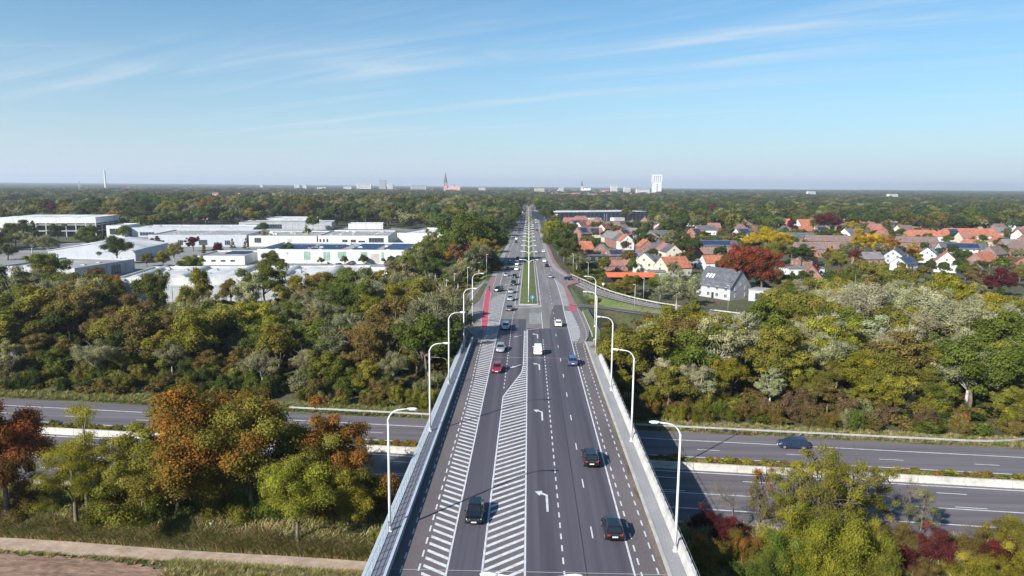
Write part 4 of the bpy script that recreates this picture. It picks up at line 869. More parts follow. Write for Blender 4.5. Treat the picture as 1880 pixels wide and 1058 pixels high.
# pale hall with low gable
def gable_hall(A, B, D, eave, rise, label, wall, roof):
    A, B = Vector(A), Vector(B); w = (B-A).length; a = math.atan2(B.y-A.y, B.x-A.x)
    o = empty('warehouse', (A.x, A.y, GZ), a); tag(o, label, 'warehouse'); c = A+(B-A)/2+Vector((-math.sin(a), math.cos(a)))*D/2; EXC.append((c.x, c.y, max(w, D)*0.62))
    m = MB(); p = [(0, 0), (w, 0), (w, eave), (w/2, eave+rise), (0, eave)]; m.loft([[(x, y, z) for x, z in p] for y in (0, D)]); m.build('wall', M[wall], o)
    for s in (0, 1):
        m = MB(); x0 = -0.4 if s == 0 else w+0.4; k = rise/(w/2)
        m.hexa([(x0, -0.3, eave-0.4*k+0.05), (w/2, -0.3, eave+rise+0.05), (w/2, D+0.3, eave+rise+0.05), (x0, D+0.3, eave-0.4*k+0.05), (x0, -0.3, eave-0.4*k+0.3), (w/2, -0.3, eave+rise+0.3), (w/2, D+0.3, eave+rise+0.3), (x0, D+0.3, eave-0.4*k+0.3)]); m.build('roof', M[roof], o)
    for k in range(1, 9): m = MB(); x = w*k/9; m.box(x-0.03, x+0.03, -0.03, -0.003, 0, eave); m.build('cladding_seam', M['gwall'], o)
    return o
gable_hall((-241, 346), (-200, 352), 46, 5.4, 3.4, 'pale grey metal hall with a wide low gable', 'ggrey', 'roofwhite')
hall((-216, 280), (-182, 276), 36, 4.9, 'low flat building with gravel roof and dark glazed corner beside the wood', wall='gwall', roof='roofgrey', para=0.6, wins=[(0.75, 0.6, 5, 3.0, 'bglass', 'gwall', 3)], sidewins=[(0.2, 0.5, 4, 3.4, 'bglass', 'gwall', 2), (0.42, 0.5, 4, 3.4, 'bglass', 'gwall', 2), (0.66, 0.3, 6, 4.0, 'bglass', 'gwall', 3)], name='office_building', cat='office')
# multi-storey block with open decks
def deck_block(A, B, D, label):
    A, B = Vector(A), Vector(B); w = (B-A).length; a = math.atan2(B.y-A.y, B.x-A.x); o = empty('office_building', (A.x, A.y, GZ), a); tag(o, label, 'office')
    c = A+(B-A)/2+Vector((-math.sin(a), math.cos(a)))*D/2; EXC.append((c.x, c.y, 40)); EXC.append((c.x+16, c.y-45, 34)); EXC.append((c.x+45, c.y-35, 26)); EXC.append((c.x-20, c.y-40, 26))
    m = MB(); m.box(0, w, 0, D, 9.9, 13.8); m.build('upper_storey', M['wwall'], o); m = MB(); m.box(0.5, w-0.5, 0.5, D-0.5, 13.803, 14.2); m.build('roof', M['roofwhite'], o)
    for z in (0.0, 4.4): m = MB(); m.box(0, w, 0, D, z+4.0, z+4.6); m.build('floor_slab', M['gwall'], o)
    m = MB(); m.box(3, w-3, 4, D-3, -0.2, 9.89); m.build('glazed_core', M['bglass'], o)
    for k in range(10): m = MB(); x = 0.5+(w-1)*k/9; m.box(x-0.3, x+0.3, 0.1, 0.7, -0.2, 9.88); m.build('column', M['gwall'], o)
    for k in range(5): m = MB(); y = 0.8+(D-2)*k/4; m.box(w-0.8, w-0.15, y, y+0.6, -0.2, 9.88); m.build('column', M['gwall'], o)
    m = MB(); m.box(-14, -0.02, 2, D, -0.2, 13.0); m.build('side_wing', M['wwall'], o); window(o, -8, 1.96, 7, 0, 6, 3, 'bglass', 'wwall', 3)
deck_block((-374, 494), (-315, 506), 46, 'big white block with open dark decks on columns at the left edge')
hall((-304, 500), (-292, 502), 30, 8.2, 'white box building with one big framed dark window', wins=[(0.5, 2.2, 8.0, 4.4, 'bglass', 'wwall', 1)], roof='roofwhite')
o, r, w, D = hall((-290, 508), (-206, 524), 34, 6.4, 'long low white building with shaded canopy fronts', roof='roofwhite', wins=[(0.12, 1.0, 10, 2.6, 'bglass', 'wwall', 4), (0.36, 1.6, 12, 2.8, 'bglass', 'wwall', 5), (0.60, 1.2, 9, 3.0, 'bglass', 'wwall', 3), (0.85, 1.2, 10, 3.0, 'bglass', 'wwall', 4)], wall='ggrey'); units(r, 6, w, D, 6.4, 6)
hall((-248, 598), (-172, 612), 34, 6.0, 'low building with dark glass front and brick end', roof='roofgrey', wall='gwall', wins=[(0.15, 0.8, 12, 4.0, 'bglass', 'gwall', 5), (0.38, 0.8, 12, 4.0, 'bglass', 'gwall', 5)])
hall((-246, 655), (-196, 666), 30, 7.0, 'low glass-fronted pavilion with flat white roof before the poplars', roof='roofwhite', wall='gwall', band=(2.0, 'roofwhite'), wins=[(0.3, 0.5, 18, 4.0, 'bglass', 'gwall', 8), (0.75, 0.5, 18, 4.0, 'bglass', 'gwall', 8)])
hall((-160, 622), (-130, 627), 20, 4.4, 'small low white shed behind the lawn', roof='roofwhite')
hall((-89, 476), (-56, 470), 62, 6.4, 'bright white windowless block beside the big green tree', roof='roofwhite', para=0.8)
o, r, w, D = hall((-162, 338), (-139, 340), 28, 4.0, 'small low building with panels on its grey roof among the cypresses', roof='roofgrey', wall='wwall', wins=[(0.15, 1.6, 2.2, 1.0, 'bglass', 'gwall', 0), (0.35, 1.6, 2.2, 1.0, 'bglass', 'gwall', 0), (0.55, 1.6, 2.2, 1.0, 'bglass', 'gwall', 0), (0.75, 1.6, 2.2, 1.0, 'bglass', 'gwall', 0)]); panels(r, 9, 20, 14, 26, 4.0, 5)
hall((-96, 305), (-62, 306), 6, 2.6, 'long low white wall building at the right of the yard', roof='roofwhite')
patch('yard', [(-300, 270), (-300, 640), (-130, 650), (-50, 560), (-48, 330), (-58, 262), (-120, 216), (-170, 250)], M['yard'], 8.0, 0.05)
patch('lawn', [(-118, 510), (-92, 512), (-66, 590), (-118, 610)], M['greengrass'], 4.0, 0.09)
# dark long hall right of the avenue
o, r, w, D = hall((25, 790), (148, 850), 60, 9.8, 'very long navy-black hall with white roof edge beyond the village', wall='darkclad', roof='roofwhite', para=0.4)
m = MB(); m.box(2, 9, -0.12, -0.02, 4.0, 8.6); m.build('sign_panel', M['wwall'], o)
for x in (46, 78): m = MB(); m.box(x, x+15, -8, -0.05, -0.2, 3.6); m.build('loading_bay', M['wwall'], o)
for x in (70, 72.5): m = MB(); m.box(x, x+0.5, -0.2, -0.02, 0, 8); m.build('vent_pipe', M['galv'], o)

def house(x, y, ln, sp, wh, rh, yaw, roof, wall, label, solar=0, hip=0.0, chim=1, wins=True, z=None, name='house', skyl=0):
    """pitched-roof house: ridge along local x (length ln), span sp"""
    z = T(x, y) if z is None else z
    o = empty(name, (x, y, z), R(yaw)); tag(o, label, 'house', 'houses of the village'); EXC.append((x, y, max(ln, sp)*0.62))
    a, b = ln/2, sp/2; m = MB(); h = hip*a
    m.box(-a, a, -b, b, -0.4, wh)
    if h == 0:
        for s in (-1, 1): m.poly([(s*a, -b, wh), (s*a, b, wh), (s*a, 0, wh+rh)][::s])
    m.build('wall', M[wall], o)
    ov = 0.35; k = rh/b; t = 0.18
    for s in (-1, 1):
        e = wh-ov*k; q = MB(); xr_ = a+0.25
        lo = [(-xr_, s*(b+ov), e), (xr_, s*(b+ov), e)]; hi = [(xr_-h if h else xr_, 0, wh+rh), (-xr_+h if h else -xr_, 0, wh+rh)]
        P = lo+hi; q.hexa([(p[0], p[1], p[2]+0.02) for p in P]+[(p[0], p[1], p[2]+t) for p in P]); ro = q.build('roof', M[roof], o)
        if solar and s == (-1 if solar > 0 else 1):
            q = MB(); f = lambda u, v: (-a*0.8+1.6*a*u, s*(b*(0.85-0.7*v)), wh+rh*(0.15+0.7*v)+t+0.06)
            q.poly([f(0.05, 0), f(abs(solar), 0), f(abs(solar), 1), f(0.05, 1)]); q.build('solar_panel', M['solar'], ro)
        for j in range(skyl if s == -1 else 0):
            q = MB(); u0 = -a*0.7+1.3*j; f = lambda u, v: (u0+u, s*(b*(0.6-0.22*v)), wh+rh*(0.4+0.22*v)+t+0.05)
            q.poly([f(0, 0), f(0.7, 0), f(0.7, 1), f(0, 1)]); q.build('skylight', M['headl'], ro)
    if h:
        for s in (-1, 1):
            q = MB(); xe = s*(a+0.25); q.poly([(xe, -b-ov, wh-ov*k+t), (xe, b+ov, wh-ov*k+t), (s*(a+0.25-h), 0, wh+rh+t)][::s]); q.build('roof_hip', M[roof], o)
    if chim:
        q = MB(); cx = a*0.55*random.choice((-1, 1)); q.box(cx-0.35, cx+0.35, -0.3, 0.3, wh+rh*0.6, wh+rh+0.9); q.box(cx-0.42, cx+0.42, -0.37, 0.37, wh+rh+0.9, wh+rh+1.05); q.build('chimney', M['brick'], o)
    if wins:
        rows = [0.8] if wh < 3.6 else [0.8, 3.3] if wh < 7 else [0.8, 3.4, 6.0]
        for zz in rows:
            if zz+1.4 > wh+0.3: continue
            n = max(1, int(ln/3.2))
            for i in range(n): window(o, -a+ln*(i+0.5)/n, -b-0.03, zz, 0, 1.2, 1.35)
            n = max(1, int(sp/4.2))
            for i in range(n):
                yy = -b+sp*(i+0.5)/n; window(o, a+0.03, yy, zz, math.pi/2, 1.1, 1.35); window(o, -a-0.03, yy, zz, -math.pi/2, 1.1, 1.35)
        if h == 0 and rh > 2.5:
            window(o, -a-0.03, 0, wh+0.5, -math.pi/2, 1.0, 1.2); window(o, a+0.03, 0, wh+0.5, math.pi/2, 1.0, 1.2)
        q = MB(); q.box(-0.5, 0.5, -b-0.06, -b-0.01, 0, 2.1); q.build('door', M['trim'], o)
    return o
HS = [(32, 402, 10, 10, 4.0, 4.6, 12, 'orange', 'brick', 'brick house with orange roof beside the dark green roadside trees', 0, 0.25),
 (41, 397, 9, 10, 3.8, 4.4, 80, 'slate', 'brick', 'brick gable house with dark panelled roof next to the orange-roofed one', 0.9, 0),
 (62, 578, 13, 10, 4.2, 4.8, 62, 'orange', 'wwall', 'white gabled house with orange roof in front of the navy hall', 0, 0), (45, 608, 13, 10, 4.2, 5, 62, 'orange', 'wwall', 'orange-roofed white house nearest the avenue before the navy hall', 0, 0),
 (62, 450, 8.5, 9, 5.6, 3.8, 100, 'orange', 'wwall', 'front house of the brick terrace, orange roof', 0, 0), (60.4, 458.8, 8.5, 9, 5.6, 3.8, 100, 'slate', 'brick', 'terrace house with dark solar roof behind the orange one', 0.9, 0), (58.8, 467.6, 8.5, 9, 5.6, 3.8, 100, 'greyroof', 'brick', 'third house of the brick terrace, grey roof', 0, 0), (57.2, 476.4, 8.5, 9, 5.6, 3.8, 100, 'greyroof', 'brick', 'fourth house of the brick terrace, grey roof', 0, 0), (55.6, 485.2, 8.5, 9, 5.6, 3.8, 100, 'greyroof', 'cream', 'last house of the terrace, grey roof, cream wall', 0, 0),
 (76, 374, 8, 9, 6.0, 3.6, 100, 'slate', 'cream', 'cream gabled house with black roof at the near end of the second terrace', 0, 0), (74.4, 382.2, 8, 9, 6.0, 3.6, 100, 'redbrown', 'wwall', 'second terrace house with red roof behind the black one', 0, 0), (72.8, 390.4, 8, 9, 6.0, 3.6, 100, 'slate', 'brick', 'second terrace house covered in solar panels', 0.95, 0), (69.5, 418, 11, 9, 5.0, 3.8, 95, 'orange', 'brick', 'orange-roofed house behind the solar terrace', 0, 0),
 (47, 382, 10, 8, 3.0, 2.8, 20, 'brown', 'brick', 'low brown-roofed house with blue solar panels by the dark carport', 0.95, 0), (55, 366, 9, 8, 3.0, 2.8, 20, 'greyroof', 'brick', 'low grey-roofed house with blue panels right of it', 0.7, 0), (36.5, 379, 12, 7, 2.8, 0.6, 6, 'slate', 'trim', 'dark low carport behind the hedge by the guard rail', 0, 0),
 (55, 330, 9, 10, 5.2, 4.2, 74, 'greyroof', 'cream', 'pale yellow gabled house with panels on a grey roof', 0.6, 0), (41.5, 337, 12, 7, 2.6, 2.0, 4, 'redbrown', 'brick', 'low red-brown roofed outbuilding before the round tree', 0, 0),
 (58.5, 341, 11, 9, 3.2, 3.4, 8, 'slate', 'wwall', 'black-roofed bungalow left of the cream and orange house', 0, 0), (66, 320, 13, 11, 4.0, 4.4, 24, 'orange', 'cream', 'cream house with large bright orange roof', 0, 0), (56, 309, 8, 6, 3.0, 0.5, 10, 'greyroof', 'gwall', 'small flat grey annexe under the large orange roof', 0, 0),
 (91, 347, 11, 8, 3.4, 3.2, 12, 'orange', 'wwall', 'orange-roofed bungalow behind the modern grey house', 0, 0), (83, 356, 15, 10, 3.4, 0.5, 5, 'greyroof', 'wwall', 'flat white house left of the orange bungalow', 0, 0),
 (112, 428, 27, 9, 5.0, 3.0, -4, 'slate', 'brick', 'long brick house under one panelled navy roof', 0.95, 0), (99, 532, 16, 9, 4.0, 3.4, 5, 'slate', 'wwall', 'black-roofed house behind the round green tree', 0, 0), (84, 560, 12, 8, 4, 3.2, 0, 'greyroof', 'gwall', 'grey zinc-roofed house beyond the terraces', 0, 0),
 (205, 742, 44, 12, 4.5, 5, 8, 'orange', 'brick', 'long orange tiled roof behind the dark round trees', 0, 0.1), (150, 600, 16, 9, 4, 3.6, 0, 'slate', 'wwall', 'dark roofed white house under the tall trees', 0, 0), (170, 560, 14, 9, 4, 3.6, 20, 'slate', 'wwall', 'dark roofed house left of the navy terrace', 0.8, 0),
 (184, 500, 32, 9, 5.4, 3.2, -6, 'slate', 'brick', 'navy-roofed terrace between the yellow trees', 0, 0), (200, 470, 32, 9, 5.4, 3.4, -6, 'brown', 'brick', 'brown-roofed terrace below the navy one', 0, 0), (164, 414, 17, 9, 5.0, 3.4, -6, 'brown', 'brick', 'short brown-roofed terrace behind the red maples', 0, 0), (256, 470, 25, 9, 5.2, 3.4, -8, 'brown', 'brick', 'long brown-roofed terrace right of the yellow tree', 0, 0),
 (305, 553, 28, 12, 4.0, 4.2, -5, 'orange', 'wwall', 'white bungalow with orange hipped roof', 0, 0.35), (342, 556, 46, 14, 4.5, 5.2, 2, 'orange', 'wwall', 'large orange-roofed building with white walls', 0.25, 0.2), (340, 706, 42, 12, 4, 4.6, 5, 'orange', 'brick', 'wide orange roof behind the dark red beech', 0, 0.25),
 (205, 348, 13, 10, 5.0, 4.8, 62, 'orange', 'wwall', 'white gabled house with orange roof right of the purple tree', 0, 0), (234, 366, 14, 9, 3.6, 4.2, 30, 'orange', 'brick', 'orange-roofed house at the right edge of the village', 0, 0), (221, 392, 12, 9, 4.4, 3.8, 55, 'slate', 'wwall', 'white house with dark panelled roof behind the white gable', 0.9, 0), (199, 384, 11, 9, 4.4, 3.4, 50, 'slate', 'gwall', 'dark-roofed house left of the purple tree', 0, 0), (187, 352, 13, 8, 3.4, 3.0, 40, 'slate', 'wwall', 'low dark roof with blue panels before the purple tree', 0.9, 0), (180, 375, 13, 9, 3.4, 3.2, 10, 'greyroof', 'brick', 'grey-roofed bungalow by the scarlet tree', 0, 0), (212, 340, 9, 7, 3.0, 2.4, 40, 'greyroof', 'wwall', 'small grey shed roof in front of the white gable', 0, 0),
 (119, 296, 12, 8, 3.6, 4.6, 70, 'redbrown', 'brick', 'reddish gable showing behind the red maples', 0, 0), (128, 330, 18, 9, 3.0, 0.4, 10, 'greyroof', 'wwall', 'flat pale roofs behind the red maples', 0, 0), (262, 430, 26, 9, 4.5, 3.2, -8, 'slate', 'wwall', 'dark blue roofed row by the orange tree', 0.9, 0),
 (718, 1158, 34, 13, 5, 5, 10, 'orange', 'wwall', 'white house with orange roof far out towards the right', 0, 0), (762, 1141, 26, 12, 5, 5, -20, 'slate', 'wwall', 'grey-roofed white house far right edge', 0, 0), (490, 856, 28, 12, 4, 5, -4, 'orange', 'brick', 'lone orange roof among green trees', 0, 0.3), (466, 696, 16, 12, 5, 4.5, 60, 'redbrown', 'wwall', 'white gabled house by the small orange tree', 0, 0), (500, 690, 18, 11, 5, 4, 0, 'slate', 'gwall', 'blue-grey roof at the right edge', 0, 0), (380, 600, 30, 12, 4, 0.5, 0, 'greyroof', 'gwall', 'flat grey building behind the large orange roof', 0, 0)]
for h_ in HS: house(*h_[:10], solar=h_[10], hip=h_[11])
# bright carport roof and the modern grey house
o = empty('carport', (43, 290, T(43, 290)), R(4)); tag(o, 'long carport with vivid orange roof behind the slip road', 'carport'); EXC.append((43, 290, 11))
m = MB(); m.hexa([(-10.5, -3, 3.0), (10.5, -3, 3.0), (10.5, 3, 4.2), (-10.5, 3, 4.2), (-10.5, -3, 3.15), (10.5, -3, 3.15), (10.5, 3, 4.35), (-10.5, 3, 4.35)]); m.build('roof', M['brightorange'], o)
m = MB(); m.box(-10.3, 10.3, 2.4, 2.6, -0.3, 3.9); m.build('wall', M['trim'], o)
for x in (-10, -3.4, 3.4, 10): m = MB(); m.box(x-0.1, x+0.1, -2.7, -2.5, -0.3, 3.05); m.build('post', M['trim'], o)
o = house(72, 258, 15, 12, 4.4, 6.0, -52, 'slate', 'gwall', 'modern light grey house with slate roof and tall gable behind the silvery willow', skyl=3, chim=0)
o2 = empty('house_annexe', (83.5, 249.5, T(83.5, 249.5)), R(-38)); tag(o2, 'flat-roofed pale grey annexe at the right of the modern grey house', 'house'); EXC.append((83.5, 249.5, 7))
m = MB(); m.box(-3.5, 3.5, -3.5, 3.5, -2.0, 4.0); m.build('wall', M['gwall'], o2); m = MB(); m.box(-3.7, 3.7, -3.7, 3.7, 4.003, 4.25); m.build('roof', M['roofgrey'], o2)
window(o2, 0.5, -3.53, 0.8, 0, 3.2, 2.2, 'bglass', 'trim', 2); window(o2, -3.53, 0, 0.9, -math.pi/2, 2.4, 1.6, 'bglass', 'trim', 1)
# scattered roofs farther out
FH = [(640, 396, 'greyroof', 'wwall'), (655, 399, 'brown', 'brick'), (690, 399, 'redbrown', 'brick'), (735, 394, 'orange', 'wwall'), (757, 396, 'slate', 'wwall'), (781, 398, 'slate', 'gwall'), (812, 405, 'greyroof', 'wwall'), (832, 400, 'slate', 'wwall'), (906, 402, 'redbrown', 'brick'), (928, 399, 'redbrown', 'brick'), (915, 408, 'orange', 'brick'), (400, 404, 'brown', 'brick'), (385, 403, 'redbrown', 'brick'), (115, 380, 'slate', 'wwall'), (150, 388, 'slate', 'gwall'), (60, 376, 'slate', 'wwall'), (30, 372, 'brown', 'wwall'), (235, 348, 'orange', 'brick'), (330, 350, 'redbrown', 'cream'), (350, 347, 'orange', 'wwall'), (322, 353, 'brown', 'wwall'),
 (1460, 398, 'redbrown', 'brick'), (1420, 402, 'orange', 'brick'), (1435, 420, 'orange', 'brick'), (1480, 425, 'orange', 'wwall'), (1340, 400, 'greyroof', 'wwall'), (1365, 395, 'slate', 'wwall'), (1385, 392, 'orange', 'wwall'), (1310, 395, 'redbrown', 'brick'), (1330, 388, 'orange', 'wwall'), (1650, 390, 'redbrown', 'brick'), (1780, 388, 'redbrown', 'wwall'), (1850, 392, 'slate', 'wwall'), (1800, 383, 'orange', 'wwall'), (1725, 407, 'orange', 'brick'), (1765, 412, 'greyroof', 'wwall'), (1290, 408, 'redbrown', 'brick'), (1010, 372, 'orange', 'brick'), (1000, 376, 'redbrown', 'wwall'), (995, 383, 'greyroof', 'wwall'), (1004, 365, 'brown', 'wwall'), (1012, 380, 'greyroof', 'brick'), (1530, 357, 'redbrown', 'wwall'), (1640, 362, 'slate', 'wwall')]
for i, (px, py, rf, wl) in enumerate(FH):
    x, y = at(px, py, GZ); s = 1.0+0.15*((i*37) % 5)
    k = {'orange': 'orange', 'redbrown': 'red-brown', 'brown': 'brown', 'slate': 'dark slate', 'greyroof': 'grey'}[rf]
    house(x, y, 13*s, 10*s, 4.5, 4.6*s, (i*53) % 180, rf, wl, f'small far house with {k} roof among the trees', wins=False)
    bpy.data.objects[-1] if False else None

# more houses of the village along its streets
for (px, py, rr) in ((1380, 464, 9), (1408, 464, 11), (1438, 464, 9), (1408, 478, 10), (1580, 470, 11), (1606, 470, 11), (1600, 482, 9), (1634, 466, 9), (1518, 432, 13), (1366, 545, 11), (1398, 548, 11), (1380, 520, 9), (1676, 482, 7), (1785, 456, 8), (1832, 548, 10), (1570, 490, 7)):
    x, y = at(px, py, GZ); EXC.append((x, y, rr-6))
vr = random.Random(19); RN = {'orange': 'orange', 'redbrown': 'red-brown', 'brown': 'brown', 'slate': 'dark', 'greyroof': 'grey'}; WN = {'wwall': 'white', 'brick': 'brick', 'cream': 'cream', 'gwall': 'grey'}
for j in range(15):
    for i in range(24):
        y = 335+j*31+vr.uniform(-7, 7); x = 44+i*27+(j % 2)*12+vr.uniform(-6, 6)
        if x > 0.62*y+60 or (x < 60 and y < 500) or vr.random() < 0.30: continue
        if any((x-a)**2+(y-b)**2 < (c+9.5)**2 for a, b, c in EXC): continue
        if y > 740 and x < 190: continue
        if polydist(np.array([x]), np.array([y]), RAMPS[0][0])[0][0] < 22: continue
        rf = vr.choice(('orange', 'redbrown', 'redbrown', 'brown', 'slate', 'greyroof', 'orange', 'brown')); wl = vr.choice(('wwall', 'brick', 'brick', 'brick', 'cream'))
        band = 'in the front rows' if y < 430 else 'in the middle rows' if y < 560 else 'in the back rows'; px = 969+1290*x/y; lat = 'left' if px < 1250 else 'middle' if px < 1500 else 'right'
        house(x, y, vr.uniform(10, 15), vr.uniform(8, 10.5), vr.choice((3.2, 4.6, 5.2)), vr.uniform(3.4, 4.6), vr.choice((5, 12, 80, 95, 40))+vr.uniform(-8, 8), rf, wl, f'{WN[wl]} house with {RN[rf]} roof {band}, {lat} part of the village', solar=vr.choice((0, 0, 0, 0.8)), hip=vr.choice((0, 0, 0.2)), wins=y < 430)
# ------------------------------------------------------------------ landmarks on the skyline
def landmark(name, px, py_base, Y, label, cat):
    d = ray(px, py_base); t = Y/d.y; o = empty(name, (d.x*t, Y, GZ)); tag(o, label, cat); return o
Y = 3900; o = landmark('telecom_tower', 194, 345, Y, 'tall white slender telecom tower on the left skyline', 'tower'); H = depth_z(194, 309, Y)-GZ
m = MB(); m.tube([(0, 0, 0), (0, 0, H*0.9)], [5.6, 4.4], 16); m.build('shaft', M['wwall'], o)
for z, r in ((0.74, 7.2), (0.86, 6.4)): m = MB(); m.tube([(0, 0, H*z), (0, 0, H*z+3)], r, 16); m.build('platform', M['gwall'], o)
m = MB(); m.tube([(0, 0, H*0.9), (0, 0, H)], [1.6, 0.6], 8); m.build('antenna', M['wwall'], o)
Y = 2300; o = landmark('lattice_mast', 147, 356, Y, 'thin lattice mast with cross arms on the left skyline', 'mast'); H = depth_z(147, 333, Y)-GZ
m = MB()
for sx in (-1, 1):
    for sy in (-1, 1): m.tube([(sx*3.0, sy*3.0, 0), (sx*0.5, sy*0.5, H)], 0.35, 5)
for k in range(10): z0, z1 = H*k/10, H*(k+1)/10; f = lambda z: 3.0-2.5*z/H; m.tube([(-f(z0), -f(z0), z0), (f(z1), -f(z1), z1)], 0.2, 4); m.tube([(f(z0), -f(z0), z0), (-f(z1), -f(z1), z1)], 0.2, 4)
m.build('lattice', M['gwall'], o)
for z in (0.62, 0.76): m = MB(); m.box(-8, 8, -0.4, 0.4, H*z, H*z+0.8); m.build('cross_arm', M['gwall'], o)
def church(px, pyb, pyt, Y, label, brick):
    o = landmark('church', px, pyb, Y, label, 'church'); H = depth_z(px, pyt, Y)-GZ; w = H*0.085
    m = MB(); m.box(-w, w, -w, w, 0, H*0.50); m.build('tower', M[brick], o)
    for s in (-1, 1):
        m = MB(); m.box(s*w*0.45-w*0.16, s*w*0.45+w*0.16, -w-0.3, -w-0.02, H*0.36, H*0.46); m.build('belfry_opening', M['trim'], o)
    m = MB(); n = 8; rb = [(1.12*w*math.cos(2*math.pi*(k+.5)/n), 1.12*w*math.sin(2*math.pi*(k+.5)/n), H*0.50) for k in range(n)]; m.loft([rb, [(x*0.5, y*0.5, H*0.72) for x, y, z in rb], [(x*0.03, y*0.03, H) for x, y, z in rb]]); m.build('spire', M['slate'], o)
    m = MB(); L = H*0.62; b = w*1.1; m.loft([[(x, -b, 0), (x, b, 0), (x, b, H*0.20), (x, 0, H*0.33), (x, -b, H*0.20)] for x in (w, w+L)]); m.build('nave', M[brick], o)
    m = MB(); m.tube([(w+L*0.55, 0, H*0.33), (w+L*0.55, 0, H*0.46)], [w*0.25, 0.1], 8); m.build('ridge_turret', M['slate'], o)
church(818, 350, 316, 3300, 'red brick church with tall pointed spire on the skyline', 'churchbrick')
church(1068, 351, 330, 4300, 'distant grey church with thin spire right of the avenue', 'citywall')
Y = 3300; o = landmark('water_tower', 1205, 353, Y, 'tall white tower block with slotted crown on the skyline', 'tower'); H = depth_z(1205, 321, Y)-GZ; w = 19
m = MB(); m.box(-w, w, -w, w, 0, H*0.62); m.build('shaft', M['wwall'], o)
for k in range(5): x = -w+2*w*k/4; m = MB(); m.box(x-2.2, x+2.2, -w-0.6, w, H*0.62+.003, H*0.93); m.build('fin', M['wwall'], o)
m = MB(); m.box(-w+1, w-1, -w+1, w-1, H*0.62+.003, H*0.92); m.build('recess', M['gwall'], o)
m = MB(); m.box(-w-1.5, w+1.5, -w-1.5, w+1.5, H*0.93+.003, H); m.build('crown_band', M['wwall'], o)
for k in range(6): m = MB(); z = H*(0.06+0.09*k); m.box(-4, 4, -w-0.3, -w-0.02, z, z+3.5); m.build('window', M['bglass'], o)
def block(px, pyb, pyt, wpx, Y, label, mat='citywall', top='roofgrey'):
    o = landmark('apartment_block', px, pyb, Y, label, 'apartment block'); o['group'] = 'buildings of the far town'; H = depth_z(px, pyt, Y)-GZ; w = wpx/FPX*Y/2
    m = MB(); m.box(-w, w, 0, 16, 0, H); m.build('wall', M[mat], o); m = MB(); m.box(-w*0.96, w*0.96, 0.5, 15.5, H+.003, H+0.8); m.build('roof', M[top], o)
    n = max(2, int(H/5))
    for k in range(n): m = MB(); z = H*(k+0.35)/n; m.box(-w*0.92, w*0.92, -0.25, -0.03, z, z+H/n*0.4); m.build('window_band', M['bglass'], o)
block(668, 349, 338, 26, 3600, 'long pale apartment block left of the church', 'wwall'); block(702, 349, 331, 12, 3650, 'grey stepped high-rise left of the church', 'gwall'); block(716, 350, 338, 10, 3600, 'white apartment block right beside the grey high-rise', 'wwall'); block(768, 351, 340, 28, 3700, 'pale grey slab block just left of the church', 'gwall')
block(545, 347, 339, 9, 4200, 'small white block on the tree line, left one of two', 'wwall'); block(559, 347, 339, 7, 4200, 'small white block on the tree line, right one of two', 'wwall'); block(638, 350, 343, 14, 3500, 'low white town building left of the long block', 'wwall')
block(1127, 354, 340, 12, 3500, 'white high-rise left of the slotted tower', 'wwall'); block(1151, 355, 344, 12, 3300, 'white block between high-rise and slotted tower', 'wwall'); block(1180, 356, 347, 24, 3000, 'long white town building before the slotted tower', 'wwall'); block(1030, 352, 345, 9, 3600, 'small white block right of the avenue', 'wwall')
block(990, 353, 346, 18, 3000, 'cream building at the end of the avenue', 'cream'); block(480, 346, 339, 5, 4500, 'tiny white block far left on the tree line', 'wwall'); block(1640, 363, 357, 16, 2300, 'white low building in the right distance', 'wwall'); block(1490, 357, 352, 14, 2800, 'pale low building near the right skyline', 'wwall'); block(590, 351, 344, 16, 3400, 'pale town building among trees left of the church', 'citywall'); block(885, 352, 345, 12, 3600, 'pale block right of the church', 'citywall')
rg = random.Random(5); tm = []
for i in range(420):                         # roofs of the far town, too small to tell apart
    px = rg.gauss(1105, 70) if i < 170 else rg.uniform(540, 960) if i < 250 else rg.uniform(20, 1860); py = rg.uniform(352, 368) if i < 170 else rg.uniform(348, 354) if i < 250 else rg.uniform(355, 385)
    if i >= 250 and 940 < px < 1010: px += 100
    x, y = at(px, py, GZ); tm.append((x, y, rg.uniform(14, 34 if i < 250 else 18), rg.uniform(9, 13), rg.uniform(6, 11) if i < 250 else rg.uniform(5, 8), rg.uniform(0, 3.1)))
m = MB()
for (x, y, ln, sp, h, a) in tm:
    X = Matrix.Translation((x, y, GZ)) @ Matrix.Rotation(a, 4, 'Z'); m.box(-ln/2, ln/2, -sp/2, sp/2, 0, h, rg.choice((0, 0, 1, 3)), X)
    p = [tuple(X @ Vector(q)) for q in ((-ln/2-.3, -sp/2-.3, h), (ln/2+.3, -sp/2-.3, h), (ln/2+.3, 0, h+4.5), (-ln/2-.3, 0, h+4.5), (ln/2+.3, sp/2+.3, h), (-ln/2-.3, sp/2+.3, h))]; k = rg.choice((2, 2, 4, 5)); m.poly(p[:4], k); m.poly([p[3], p[2], p[4], p[5]], k)
tag(m.build('town_roofs', [M['wwall'], M['brick'], M['orange'], M['citywall'], M['greyroof'], M['brown']]), 'small mixed roofs of the far town centre', 'roofs', kind='stuff')

